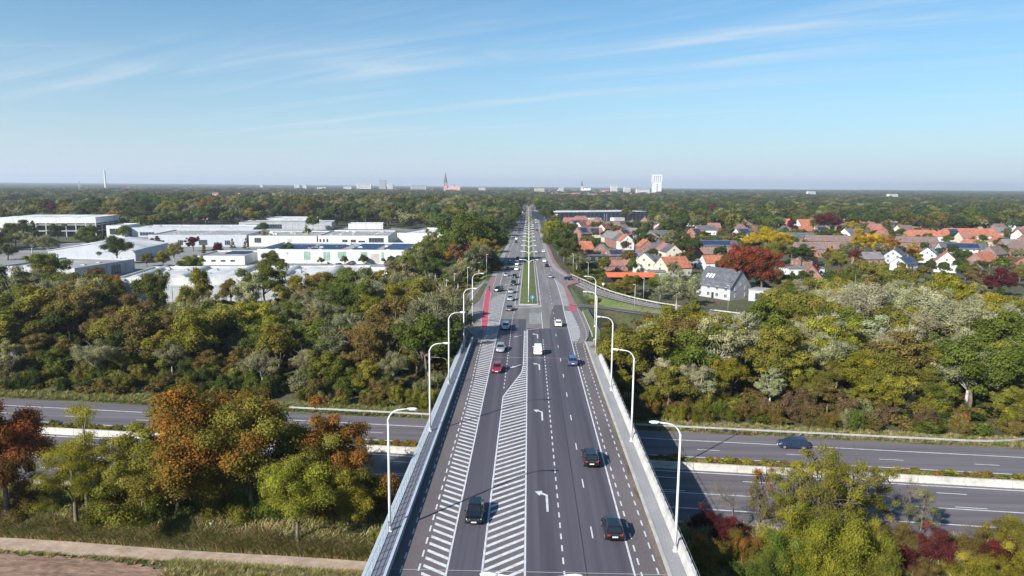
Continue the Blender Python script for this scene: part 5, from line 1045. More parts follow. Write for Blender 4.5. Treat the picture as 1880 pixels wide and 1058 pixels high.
# ------------------------------------------------------------------ trees
def leaf_cloud(rg, centres, radii, nleaf, size, up=0.35, flat=1.0, aspect=0.55, shell=0.55, droop=0.0, H=10.0):
    """leaf-sized quads spread through the clumps of a crown"""
    centres = np.array(centres); radii = np.array(radii); w = radii**2; w = w/w.sum(); k = rg.choice(len(centres), nleaf, p=w)
    d = rg.normal(size=(nleaf, 3)); d[:, 2] += up; d /= np.linalg.norm(d, axis=1)[:, None]
    rr = (shell+(1-shell)*rg.random(nleaf))*radii[k]; rr *= 1+0.25*rg.normal(size=nleaf)*0.6
    p = centres[k]+d*rr[:, None]*np.array([1, 1, flat]); p[:, 2] -= droop*np.abs(rg.normal(size=nleaf))*rr
    n = d*0.95+rg.normal(size=(nleaf, 3))*0.5+np.array([0, 0, 0.25]); n /= np.linalg.norm(n, axis=1)[:, None]
    t = np.cross(n, rg.normal(size=(nleaf, 3))); t /= np.linalg.norm(t, axis=1)[:, None]+1e-9; b = np.cross(n, t)
    s = size*(0.6+0.8*rg.random(nleaf))[:, None]
    V = np.stack([p-t*s, p-b*s*aspect, p+t*s, p+b*s*aspect], 1).reshape(-1, 3); Fq = np.arange(nleaf*4).reshape(-1, 4)
    ck = rg.random(len(centres)); lh = np.clip(0.55*(p[:, 2]/H)+0.45*ck[k]+rg.normal(size=nleaf)*0.07, 0, 1)
    lv = np.clip(0.5*rg.random(nleaf)+0.5*ck[(k*7) % len(ck)], 0, 1)
    return V, Fq, lv, lh
def branch_tube(m, a, b, r0, r1, rg, n=5, seg=3, wob=0.12):
    a, b = np.array(a, float), np.array(b, float); L = np.linalg.norm(b-a); P = []
    for i in range(seg+1):
        t = i/seg; P.append(a+(b-a)*t+(rg.normal(size=3)*wob*L*0.25 if 0 < i < seg else 0)+np.array([0, 0, 0.10*L*math.sin(math.pi*t)]))
    m.tube([tuple(p) for p in P], [r0+(r1-r0)*i/seg for i in range(seg+1)], n); return P
def tree_variant(seed, style, nleaf, size):
    rg = np.random.default_rng(seed); m = MB(); C = []; Rr = []
    H = 10.0
    if style in ('round', 'maple', 'open', 'silver'):
        nC = {'round': 46, 'maple': 64, 'open': 46, 'silver': 56}[style]; Rx = {'round': 4.4, 'maple': 4.5, 'open': 3.6, 'silver': 4.2}[style]
        zc, Rz = (5.7, 4.3) if style in ('round', 'silver') else (4.8, 5.1) if style == 'maple' else (5.9, 4.2); cr = {'round': 1.2, 'maple': 0.98, 'open': 0.85, 'silver': 0.98}[style]
        lop = rg.normal(size=3)*0.12
        nl = int(rg.integers(6, 10)); LD = []
        for i in range(nl):                       # a few main limbs of unequal reach give the outline
            a_ = 6.283*(i+0.6*rg.random())/nl; el = rg.uniform(-0.25, 1.25); LD.append((np.array([math.cos(a_)*math.cos(el), math.sin(a_)*math.cos(el), math.sin(el)]), rg.uniform(0.68, 1.08)))
        LD.append((np.array([lop[0], lop[1], 1.0]), rg.uniform(0.85, 1.1)))
        for i in range(nC):
            d, ln_ = LD[i % len(LD)]; f = ln_*(0.30+0.62*math.sqrt(rg.random())); q = d*f+rg.normal(size=3)*0.17
            if q[2] < -0.62: q[2] = -0.62
            C.append((q[0]*Rx, q[1]*Rx, zc+q[2]*Rz)); Rr.append(cr*(0.55+0.8*rg.random()))
        kw = dict(up=0.45, flat=0.8, shell=0.5 if style == 'round' else 0.35, H=H, droop=0.25 if style == 'silver' else 0.0, aspect=0.4 if style == 'silver' else 0.6)
    elif style == 'locust':
        for i in range(22):
            a = rg.random()*6.28; r = 3.4*math.sqrt(rg.random()); C.append((r*math.cos(a), r*math.sin(a), 3.6+5.2*rg.random()*(1-0.08*r*r/3.4))); Rr.append(1.0+0.7*rg.random())
        kw = dict(up=0.5, flat=0.38, shell=0.15, H=H, aspect=0.35)
    elif style == 'column':
        for i in range(26): z = 0.8+8.6*rg.random(); a = rg.random()*6.28; r = 0.75*math.sin(math.pi*min(1, (z+0.6)/10.2))**0.6; C.append((r*math.cos(a)*rg.random(), r*math.sin(a)*rg.random(), z)); Rr.append(0.75)
        kw = dict(up=0.8, flat=1.3, shell=0.5, H=H)
    elif style == 'conifer':
        for i in range(60): z = 0.9+8.9*rg.random(); a = rg.random()*6.28; r = 2.4*(1-z/10.1); C.append((r*math.cos(a), r*math.sin(a), z)); Rr.append(0.35+0.5*(1-z/10))
        kw = dict(up=-0.2, flat=0.6, shell=0.4, H=H)
    elif style == 'bush':
        for i in range(54):
            d = rg.normal(size=3); d /= np.linalg.norm(d); d[2] = abs(d[2]); f = 0.35+0.6*rg.random(); lob = 1+0.35*math.sin(2.3*math.atan2(d[1], d[0])+seed); C.append((d[0]*5.2*f*lob, d[1]*5.2*f*lob, 0.5+d[2]*6.4*f*(0.75+0.4*rg.random()))); Rr.append(1.35*(0.45+0.9*rg.random()))
        kw = dict(up=0.6, flat=0.95, shell=0.2, H=8.0)
    elif style == 'sparse':
        for i in range(24):
            d = rg.normal(size=3); d /= np.linalg.norm(d); f = 0.5+0.5*rg.random(); C.append((d[0]*2.6*f, d[1]*2.6*f, 4.6+d[2]*4.2*f)); Rr.append(0.75*(0.6+0.8*rg.random()))
        kw = dict(up=0.3, flat=0.8, shell=0.0, H=H, aspect=0.5)
    pale = style in ('silver', 'open')
    if style == 'bush':
        for i in range(7): k = rg.integers(len(C)); branch_tube(m, (0, 0, -0.3), C[k], 0.16, 0.05, rg)
    else:
        top = {'column': 8.5, 'conifer': 9.3}.get(style, 6.8); lean = rg.normal(size=2)*0.25; r0 = 0.27 if style != 'sparse' else 0.13
        P = branch_tube(m, (0, 0, -0.6), (lean[0], lean[1], top), r0, 0.06, rg, 8, 5, 0.05)
        if style not in ('column', 'conifer'):
            for k in rg.choice(len(C), min(14, len(C)), replace=False):
                i = int(rg.integers(2, 4)); Q = branch_tube(m, P[i], C[k], 0.12 if style != 'sparse' else 0.05, 0.035 if style != 'sparse' else 0.02, rg, 5, 3)
                if style in ('sparse', 'open', 'silver'):
                    for _ in range(4): e = np.array(C[k])+rg.normal(size=3)*0.9+np.array([0, 0, 0.5]); branch_tube(m, Q[2], e, 0.035, 0.012, rg, 4, 2)
    V, Fq, lv, lh = leaf_cloud(rg, C, Rr, nleaf, size, **kw)
    k_ = 10.0/np.percentile(V[:, 2], 99.6) if style != 'bush' else 8.0/np.percentile(V[:, 2], 99.6); V = V*np.array([1, 1, k_]); m.v = [(a, b, c*k_) for a, b, c in m.v]
    crown = np_mesh('crown', V, Fq, M['leaf'], {'lv': lv, 'lh': lh})
    trunk = m.mesh('trunk', M['palebark'] if pale else M['bark'], True)
    return trunk, crown
def bare_variant(seed):
    rg = np.random.default_rng(seed); m = MB()
    def grow(a, d, L, r, lev):
        b = np.array(a)+np.array(d)*L; branch_tube(m, a, b, r, r*0.6, rg, 5 if lev < 2 else 3, 3 if lev < 3 else 2, 0.10)
        if lev >= 4: return
        for _ in range(4 if lev else 6):
            e = np.array(d)+rg.normal(size=3)*0.55+np.array([0, 0, 0.15]); e /= np.linalg.norm(e); t = 0.45+0.55*rg.random(); grow(np.array(a)+np.array(d)*L*t, e, L*(0.52+0.2*rg.random()), r*0.55, lev+1)
    grow((0, 0, -0.4), (0, 0, 1), 4.2, 0.10, 0)
    return m.mesh('trunk', M['bark'])
VAR = {}
NEARQ = 15000
for st, k, n, sz in (('maple', 4, 62000, 0.082), ('locust', 2, 30000, 0.066), ('round', 1, 44000, 0.085), ('bush', 4, 40000, 0.098), ('sparse', 3, 14000, 0.068)):
    VAR['near_'+st] = [tree_variant(100+i*7+len(st), st, n, sz) for i in range(k)]
for st, k, n, sz in (('round', 6, 20000, 0.155), ('maple', 4, 20000, 0.145), ('open', 3, 12000, 0.125), ('silver', 4, 19000, 0.125), ('column', 2, 3500, 0.20), ('conifer', 2, 5000, 0.19), ('bush', 5, 14000, 0.185)):
    VAR[st] = [tree_variant(300+i*11+len(st)*3, st, n, sz) for i in range(k)]
BARE = [bare_variant(s) for s in (1, 2, 3)]
TI = {'green': ((0.066, 0.088, 0.018), (0.105, 0.115, 0.026)), 'dark': ((0.040, 0.058, 0.018), (0.062, 0.078, 0.024)), 'olive': ((0.105, 0.105, 0.022), (0.160, 0.142, 0.034)), 'yellowgreen': ((0.125, 0.130, 0.020), (0.205, 0.175, 0.030)),
      'silver': ((0.180, 0.180, 0.108), (0.265, 0.255, 0.175)), 'grey': ((0.122, 0.124, 0.066), (0.190, 0.180, 0.108)), 'brown': ((0.105, 0.084, 0.030), (0.150, 0.104, 0.044)), 'rust': ((0.095, 0.088, 0.022), (0.220, 0.085, 0.026)),
      'orange': ((0.115, 0.108, 0.022), (0.36, 0.120, 0.030)), 'gold': ((0.40, 0.255, 0.016), (0.52, 0.32, 0.020)), 'goldgreen': ((0.105, 0.105, 0.018), (0.21, 0.155, 0.020)), 'yellow': ((0.19, 0.18, 0.018), (0.29, 0.25, 0.024)), 'red': ((0.14, 0.060, 0.022), (0.290, 0.040, 0.032)), 'fresh': ((0.080, 0.118, 0.020), (0.125, 0.152, 0.030)), 'bramble': ((0.125, 0.085, 0.045), (0.190, 0.108, 0.066)), 'redrust': ((0.13, 0.075, 0.022), (0.27, 0.062, 0.030)), 'scarlet': ((0.110, 0.030, 0.026), (0.165, 0.034, 0.036)), 'maroon': ((0.080, 0.020, 0.024), (0.150, 0.026, 0.034)), 'bluegreen': ((0.045, 0.075, 0.040), (0.07, 0.10, 0.055)), 'amber': ((0.24, 0.115, 0.022), (0.35, 0.145, 0.026))}
WORD = {'green': 'green', 'dark': 'dark green', 'olive': 'olive green', 'yellowgreen': 'yellow-green', 'silver': 'silvery', 'grey': 'grey-green', 'brown': 'brownish', 'rust': 'rust-tinged', 'orange': 'orange-topped', 'gold': 'golden yellow', 'goldgreen': 'green and gold', 'yellow': 'bright yellow', 'red': 'red and green', 'scarlet': 'scarlet', 'redrust': 'rusty red', 'fresh': 'fresh green', 'bramble': 'pinkish brown', 'maroon': 'dark maroon', 'bluegreen': 'blue-green', 'amber': 'amber orange'}
NAME = {'round': 'broadleaf_tree', 'maple': 'maple_tree', 'open': 'birch_tree', 'silver': 'willow_tree', 'locust': 'locust_tree', 'column': 'poplar_tree', 'conifer': 'conifer_tree', 'bush': 'shrub', 'sparse': 'young_tree'}
def lift(t):
    f = (1.38, 1.33, 1.12) if t in ('green', 'dark', 'olive', 'yellowgreen', 'silver', 'grey', 'brown', 'bluegreen', 'rust', 'goldgreen') else (1.0, 1.0, 1.0)
    return tuple(tuple(v*k for v, k in zip(c, f)) for c in TI[t])
def jit(c, rg, a=0.16):
    k = 1+rg.uniform(-a, a); return tuple(max(0.004, v*k*(1+rg.uniform(-0.09, 0.09))) for v in c)
TR = random.Random(11); NT = [0]
def tree(x, y, h, style, tint, label, group=None, near=False, wide=1.0, z=None, cat=None, var=None, name=None):
    key = ('near_' if near else '')+style; vs_ = VAR[key]; tr, cr = vs_[(TR.randrange(len(vs_)) if var is None else var) % len(vs_)]
    s = h/(8.2 if style == 'bush' else 10.0); z = T(x, y) if z is None else z
    o = empty(name if name and style == 'round' else NAME[style], (x, y, z), TR.uniform(0, 6.28)); o.scale = (s*wide, s*wide, s); tag(o, label, cat or ('shrub' if style == 'bush' else 'tree'), group)
    inst('trunk' if style != 'bush' else 'stems', tr, o); c = inst('crown' if style != 'bush' else 'foliage', cr, o); a, b = TI[tint]; rg = TR
    k = 1+rg.uniform(-0.12, 0.12); a, b = lift(tint); c['tint'] = [v*k for v in jit(a, rg, 0.1)]; c['tint2'] = [v*k for v in jit(b, rg, 0.1)]; NT[0] += 1
    return o
def ptree(px, py, pyt, style, tint, label, z=GZ, **k):
    """tree whose foot stands in that direction of the photo on level z and whose top reaches pyt"""
    x, y = at(px, py, z); h = depth_z(px, pyt, y)-T(x, y); return tree(x, y, max(1.5, h), style, tint, label, **k)
# near belt on the left, between the farm path and the motorway
for (px, py, pyt, st, ti, lab, va, wd) in [(15, 965, 735, 'maple', 'redrust', 'red-orange maple at the left edge of the near belt', 0, 0.85), (-30, 975, 790, 'maple', 'redrust', 'rusty low maple cut by the left frame edge', 1, 0.8),
 (140, 978, 822, 'locust', 'yellowgreen', 'feathery yellow-green locust with a visible stump-like trunk', 0, 1.15), (165, 965, 748, 'locust', 'yellowgreen', 'tall thin locust tree in front of the motorway barrier', 1, 0.8), (100, 965, 868, 'locust', 'olive', 'low olive locust left of the feathery one', 0, 1.1),
 (275, 965, 765, 'maple', 'olive', 'olive maple left of the big orange one', 2, 1.05), (385, 970, 716, 'maple', 'orange', 'big orange-topped maple in the middle of the near belt', 1, 1.05), (465, 970, 735, 'maple', 'olive', 'broad olive maple right of the big orange one', 0, 1.05), (330, 975, 800, 'maple', 'olive', 'lower olive maple in front of the big orange one', 3, 1.1),
 (615, 962, 738, 'maple', 'rust', 'rust-tinged maple nearest the bridge', 2, 0.88), (549, 1008, 842, 'round', 'yellowgreen', 'small yellow-green tree on a bare slim trunk by the path', 0, 0.95), (640, 988, 858, 'maple', 'yellowgreen', 'small olive tree beside the bridge walkway', 1, 1.0), (580, 972, 800, 'maple', 'olive', 'olive tree behind the slim-trunked one', 3, 1.0), (672, 968, 800, 'sparse', 'rust', 'thin half-bare tree between near belt and bridge', 0, 0.7)]:
    ptree(px, py, pyt, st, ti, lab, near=True, var=va, wide=wd)
for (px, py, pyt, ti, lab) in [(215, 955, 855, 'olive', 'olive thicket behind the feathery locust'), (300, 955, 850, 'green', 'green thicket under the olive maple'), (420, 955, 850, 'olive', 'olive thicket under the big orange maple'), (510, 955, 850, 'green', 'green thicket under the broad olive maple'), (600, 955, 850, 'rust', 'rusty thicket under the rust-tinged maple'), (680, 955, 870, 'olive', 'olive thicket closest to the bridge'), (40, 955, 870, 'brown', 'brown thicket at the left frame edge')]:
    ptree(px, py, pyt, 'bush', ti, lab, near=True, wide=1.0)
for (x, y, h, t, lab) in [(-57, 77.8, 2.6, 'brown', 'brownish bramble under the locust'), (-46.5, 77.0, 2.2, 'rust', 'reddish bramble at the foot of the olive maple'), (-40.5, 76.6, 2.4, 'olive', 'olive bramble left of the orange maple foot'), (-34, 76.2, 2.2, 'scarlet', 'scarlet seedling bush under the orange maple'), (-28.5, 76.2, 2.0, 'brown', 'brown bracken patch under the broad olive maple'), (-21.8, 74.2, 1.7, 'rust', 'rust bracken beside the slim trunk'), (-16.4, 72.6, 2.0, 'olive', 'olive bush at the foot of the bridge'), (-62, 78.2, 2.4, 'grey', 'grey-green weeds at the left frame edge'), (-53.5, 79.5, 3.0, 'olive', 'olive bush behind the locust trunk'), (-15.6, 67.2, 1.6, 'green', 'green bush where the path meets the bridge')]:
    tree(x, y, h, 'bush', t, lab, near=True)
# near side, right of the bridge
for (px, py, pyt, st, ti, lab) in [(1500, 985, 822, 'sparse', 'olive', 'tall half-bare olive tree right of the parapet'), (1395, 960, 850, 'sparse', 'rust', 'almost bare slim tree before the motorway'), (1470, 990, 850, 'sparse', 'yellowgreen', 'yellow-green sparse tree in the near right belt'), (1560, 985, 838, 'sparse', 'olive', 'olive sparse tree second in the near right belt'), (1610, 980, 860, 'sparse', 'olive', 'sparse tree reaching over the motorway line'), (1690, 990, 900, 'sparse', 'grey', 'greyish thin tree by the crimson shrubs'), (1435, 985, 862, 'sparse', 'olive', 'thin olive tree left in the near right belt'), (1545, 1015, 868, 'sparse', 'yellowgreen', 'wispy yellow-green tree before the tallest bush'), (1500, 1020, 872, 'sparse', 'olive', 'wispy olive tree before the tallest bush'), (1455, 1015, 895, 'sparse', 'yellowgreen', 'wispy yellow-green tree at the left of the bushes'), (1530, 1000, 845, 'sparse', 'yellowgreen', 'thin yellow-green tree in the middle of the near right belt')]:
    ptree(px, py, pyt, st, ti, lab, near=True, wide=1.2)
for (px, py, pyt, ti, lab, wd) in [(1430, 1075, 980, 'green', 'fresh green bush at the bottom right of the bridge', 0.9), (1520, 1040, 940, 'olive', 'big olive bush, tallest in the near right belt', 0.75), (1460, 1045, 930, 'yellowgreen', 'yellow-green bush left of the tallest olive one', 0.85), (1590, 1040, 958, 'yellowgreen', 'olive bush beside the tallest one, on its right', 0.8), (1560, 1080, 960, 'yellowgreen', 'yellow-green bush before the tallest olive one', 0.9), (1490, 1090, 985, 'yellowgreen', 'olive bush cut by the bottom edge', 0.9), (1335, 1000, 945, 'maroon', 'maroon thorn bush in the bridge shadow', 1.0), (1295, 975, 930, 'maroon', 'maroon bush beside the motorway shoulder at the parapet', 1.0), (1300, 1050, 985, 'rust', 'rust undergrowth in the bridge shadow', 1.2), (1370, 1040, 985, 'rust', 'reddish undergrowth left of the fresh green bush', 1.2), (1655, 1050, 1000, 'scarlet', 'crimson bush at the bottom right, left one', 1.2), (1715, 1030, 965, 'scarlet', 'crimson bush at the bottom right, taller one', 1.0), (1790, 1030, 975, 'brown', 'dry brown brush by the crimson bushes', 1.2), (1830, 1045, 995, 'maroon', 'maroon bush near the bottom right corner', 1.2), (1860, 1010, 945, 'olive', 'olive bush at the right frame edge', 1.1), (1700, 1075, 1030, 'brown', 'dry brush at the bottom edge between bushes', 1.3), (1790, 1080, 1018, 'yellowgreen', 'lime-green bush in the bottom right corner', 1.2), (1650, 1005, 955, 'brown', 'brown brush at the edge of the near carriageway', 1.3), (1870, 1075, 1005, 'yellowgreen', 'lime bush cut by the right frame edge', 1.1), (1400, 1100, 1020, 'green', 'dark green bush cut by the bottom edge', 1.0), (1620, 1085, 1015, 'olive', 'low olive bush left of the crimson ones', 1.1)]:
    ptree(px, py, pyt, 'bush', ti, lab, near=True, wide=wd)
for i, (px, py, pyt, lab) in enumerate([(1665, 965, 868, 'bare grey tree casting a net shadow on the motorway'), (1345, 985, 865, 'bare slim tree standing before the motorway lanes'), (1400, 980, 880, 'bare twiggy tree behind the yellow-green belt'), (1770, 1010, 945, 'bare grey brush above the crimson bushes')]):
    x, y = at(px, py, GZ); h = depth_z(px, pyt, y)-GZ; o = empty('bare_tree', (x, y, GZ), i*1.3, h/9.0); tag(o, lab, 'tree', 'bare trees by the motorway'); inst('trunk', BARE[i % 3], o)

# woods either side of the bridge, beyond the motorway
def clear(x, y, r=1.0):
    for (a, b, c) in EXC:
        if (x-a)**2+(y-b)**2 < (c+r)**2: return False
    return True
def road_clear(x, y, m):
    if y > 140 and xl(y)-m < x < xr(y)+m: return False
    return _look(RD, x, y, 99.0) > m
LTOP = [(-200, 470), (0, 478), (60, 490), (130, 500), (190, 505), (215, 532), (260, 556), (300, 552), (340, 548), (400, 550), (450, 550), (500, 548), (550, 535), (590, 515), (660, 500), (720, 498), (770, 505), (800, 515), (830, 530), (848, 575), (860, 615), (900, 640)]
RTOP = [(1090, 640), (1120, 598), (1160, 588), (1205, 562), (1230, 552), (1290, 550), (1325, 572), (1355, 578), (1400, 540), (1450, 512), (1500, 505), (1560, 505), (1620, 505), (1680, 505), (1730, 525), (1800, 535), (1880, 545), (2200, 540)]
def topline(px, L): return float(np.interp(px, [a for a, b in L], [b for a, b in L]))
def proj(x, y, z):
    c = CAM_R.transposed() @ Vector((x, y, z-CAM_H)); return 940-FPX*c.x/c.z, 529+FPX*c.y/c.z
def scatter(rgx, rgy, step, fn, seed):
    rg = random.Random(seed); P = []
    y = rgy[0]
    while y < rgy[1]:
        x = rgx[0]+rg.uniform(0, step)
        while x < rgx[1]:
            P.append((x+rg.uniform(-0.42, 0.42)*step, y+rg.uniform(-0.42, 0.42)*step)); x += step
        y += step*0.9
    for p in P: fn(rg, *p)
def wood(side, L):
    def fn(rg, x, y):
        t = y+0.1*x
        if t < 126: return
        if not road_clear(x, y, 3.2) or not clear(x, y, 2.0): return
        if 15 > x > -15: return
        if side > 0 and y > 182 and x < 62: return
        z = T(x, y); px, py = proj(x, y, z)
        if px < -60 or px > 1945: return
        lim = topline(px, L)+rg.expovariate(1/7.0)
        hm = depth_z(px, lim, y)-z
        u = rg.random()
        if side < 0: st, ti = (('silver', 'grey') if u < 0.24 else ('round', 'olive') if u < 0.44 else ('round', 'green') if u < 0.64 else ('maple', 'brown') if u < 0.76 else ('open', 'grey') if u < 0.84 else ('round', 'dark') if u < 0.92 else ('maple', 'yellowgreen'))
        else: st, ti = (('round', 'olive') if u < 0.34 else ('maple', 'yellowgreen') if u < 0.50 else ('silver', 'silver') if u < 0.62 else ('round', 'green') if u < 0.74 else ('maple', 'brown') if u < 0.84 else ('open', 'silver') if u < 0.92 else ('round', 'goldgreen'))
        v = rg.random()
        if side < 0 and px > 450 and v < 0.30: st, ti = 'silver', 'grey'
        elif side < 0 and px < 450 and v < 0.12: st, ti = 'maple', 'brown'
        elif side > 0 and 1470 < px < 1860 and t > 146 and v < 0.42: st, ti = 'silver', 'silver'
        h = min(hm, rg.uniform(6.5, 14.5))
        if t < 134: h = min(h, rg.uniform(5.0, 8.5))
        if h < 2.6: return
        lat = 'near the bridge' if abs(x) < 55 else 'halfway out' if abs(x) < 105 else 'far out'
        depth = 'motorway edge' if t < 134 else 'back row' if t > 172 else 'second rows' if t < 150 else 'inside'
        size = 'tall' if h > 11 else 'medium' if h > 8 else 'small'; wood_ = 'left' if side < 0 else 'right'
        if h < 4.5: st = 'bush'
        tree(x, y, h, st, ti, f'{size} {WORD[ti]} {NAME[st].replace("_", " ")} {lat} in the {wood_} wood, {depth}' if h >= 4.5 else f'low {WORD[ti]} shrub {lat} in the {wood_} wood, {depth}', 'trees of the wood left of the bridge' if side < 0 else 'trees of the wood right of the bridge', wide=rg.uniform(0.95, 1.3) if st != 'bush' else rg.uniform(0.9, 1.2), z=z, name='woodland_tree')
    return fn
scatter((-185, -13), (112, 224), 7.2, wood(-1, LTOP), 21)
scatter((15, 215), (104, 236), 7.2, wood(1, RTOP), 22)
def bank(side):
    def fn(rg, x, y):
        t = y+0.1*x
        if not (119.5 if side < 0 else 118.2) < t < 130 or abs(x) < 15.0: return
        px, py = proj(x, y, T(x, y))
        if px < -60 or px > 1945: return
        ti = rg.choice(('olive', 'brown', 'brown', 'green', 'rust', 'yellowgreen', 'grey') if side > 0 else ('olive', 'olive', 'brown', 'dark', 'green', 'grey'))
        if side > 0 and 1320 < px < 1730 and t > 121.5 and rg.random() < 0.8: ti = 'bramble'
        h = rg.uniform(1.8, 3.4)+(t-119)*0.16; tree(x, y, h, 'bush', ti, f'{"large" if h > 3.6 else "small"} {WORD[ti]} shrub {"near the bridge" if abs(x) < 45 else "halfway out" if abs(x) < 85 else "far out"} on the {"left" if side < 0 else "right"} motorway bank', 'shrubs along the motorway bank', wide=rg.uniform(0.9, 1.25))
    return fn
scatter((-150, -12), (104, 148), 4.6, bank(-1), 31); scatter((14, 135), (100, 132), 4.6, bank(1), 32)
for (x, y, h, lab) in [(68.5, 124, 4.2, 'pale silvery bush on the right motorway bank, left of a pair'), (73.5, 123, 4.2, 'pale silvery bush on the right motorway bank, right of a pair')]: tree(x, y, h, 'bush', 'silver', lab)
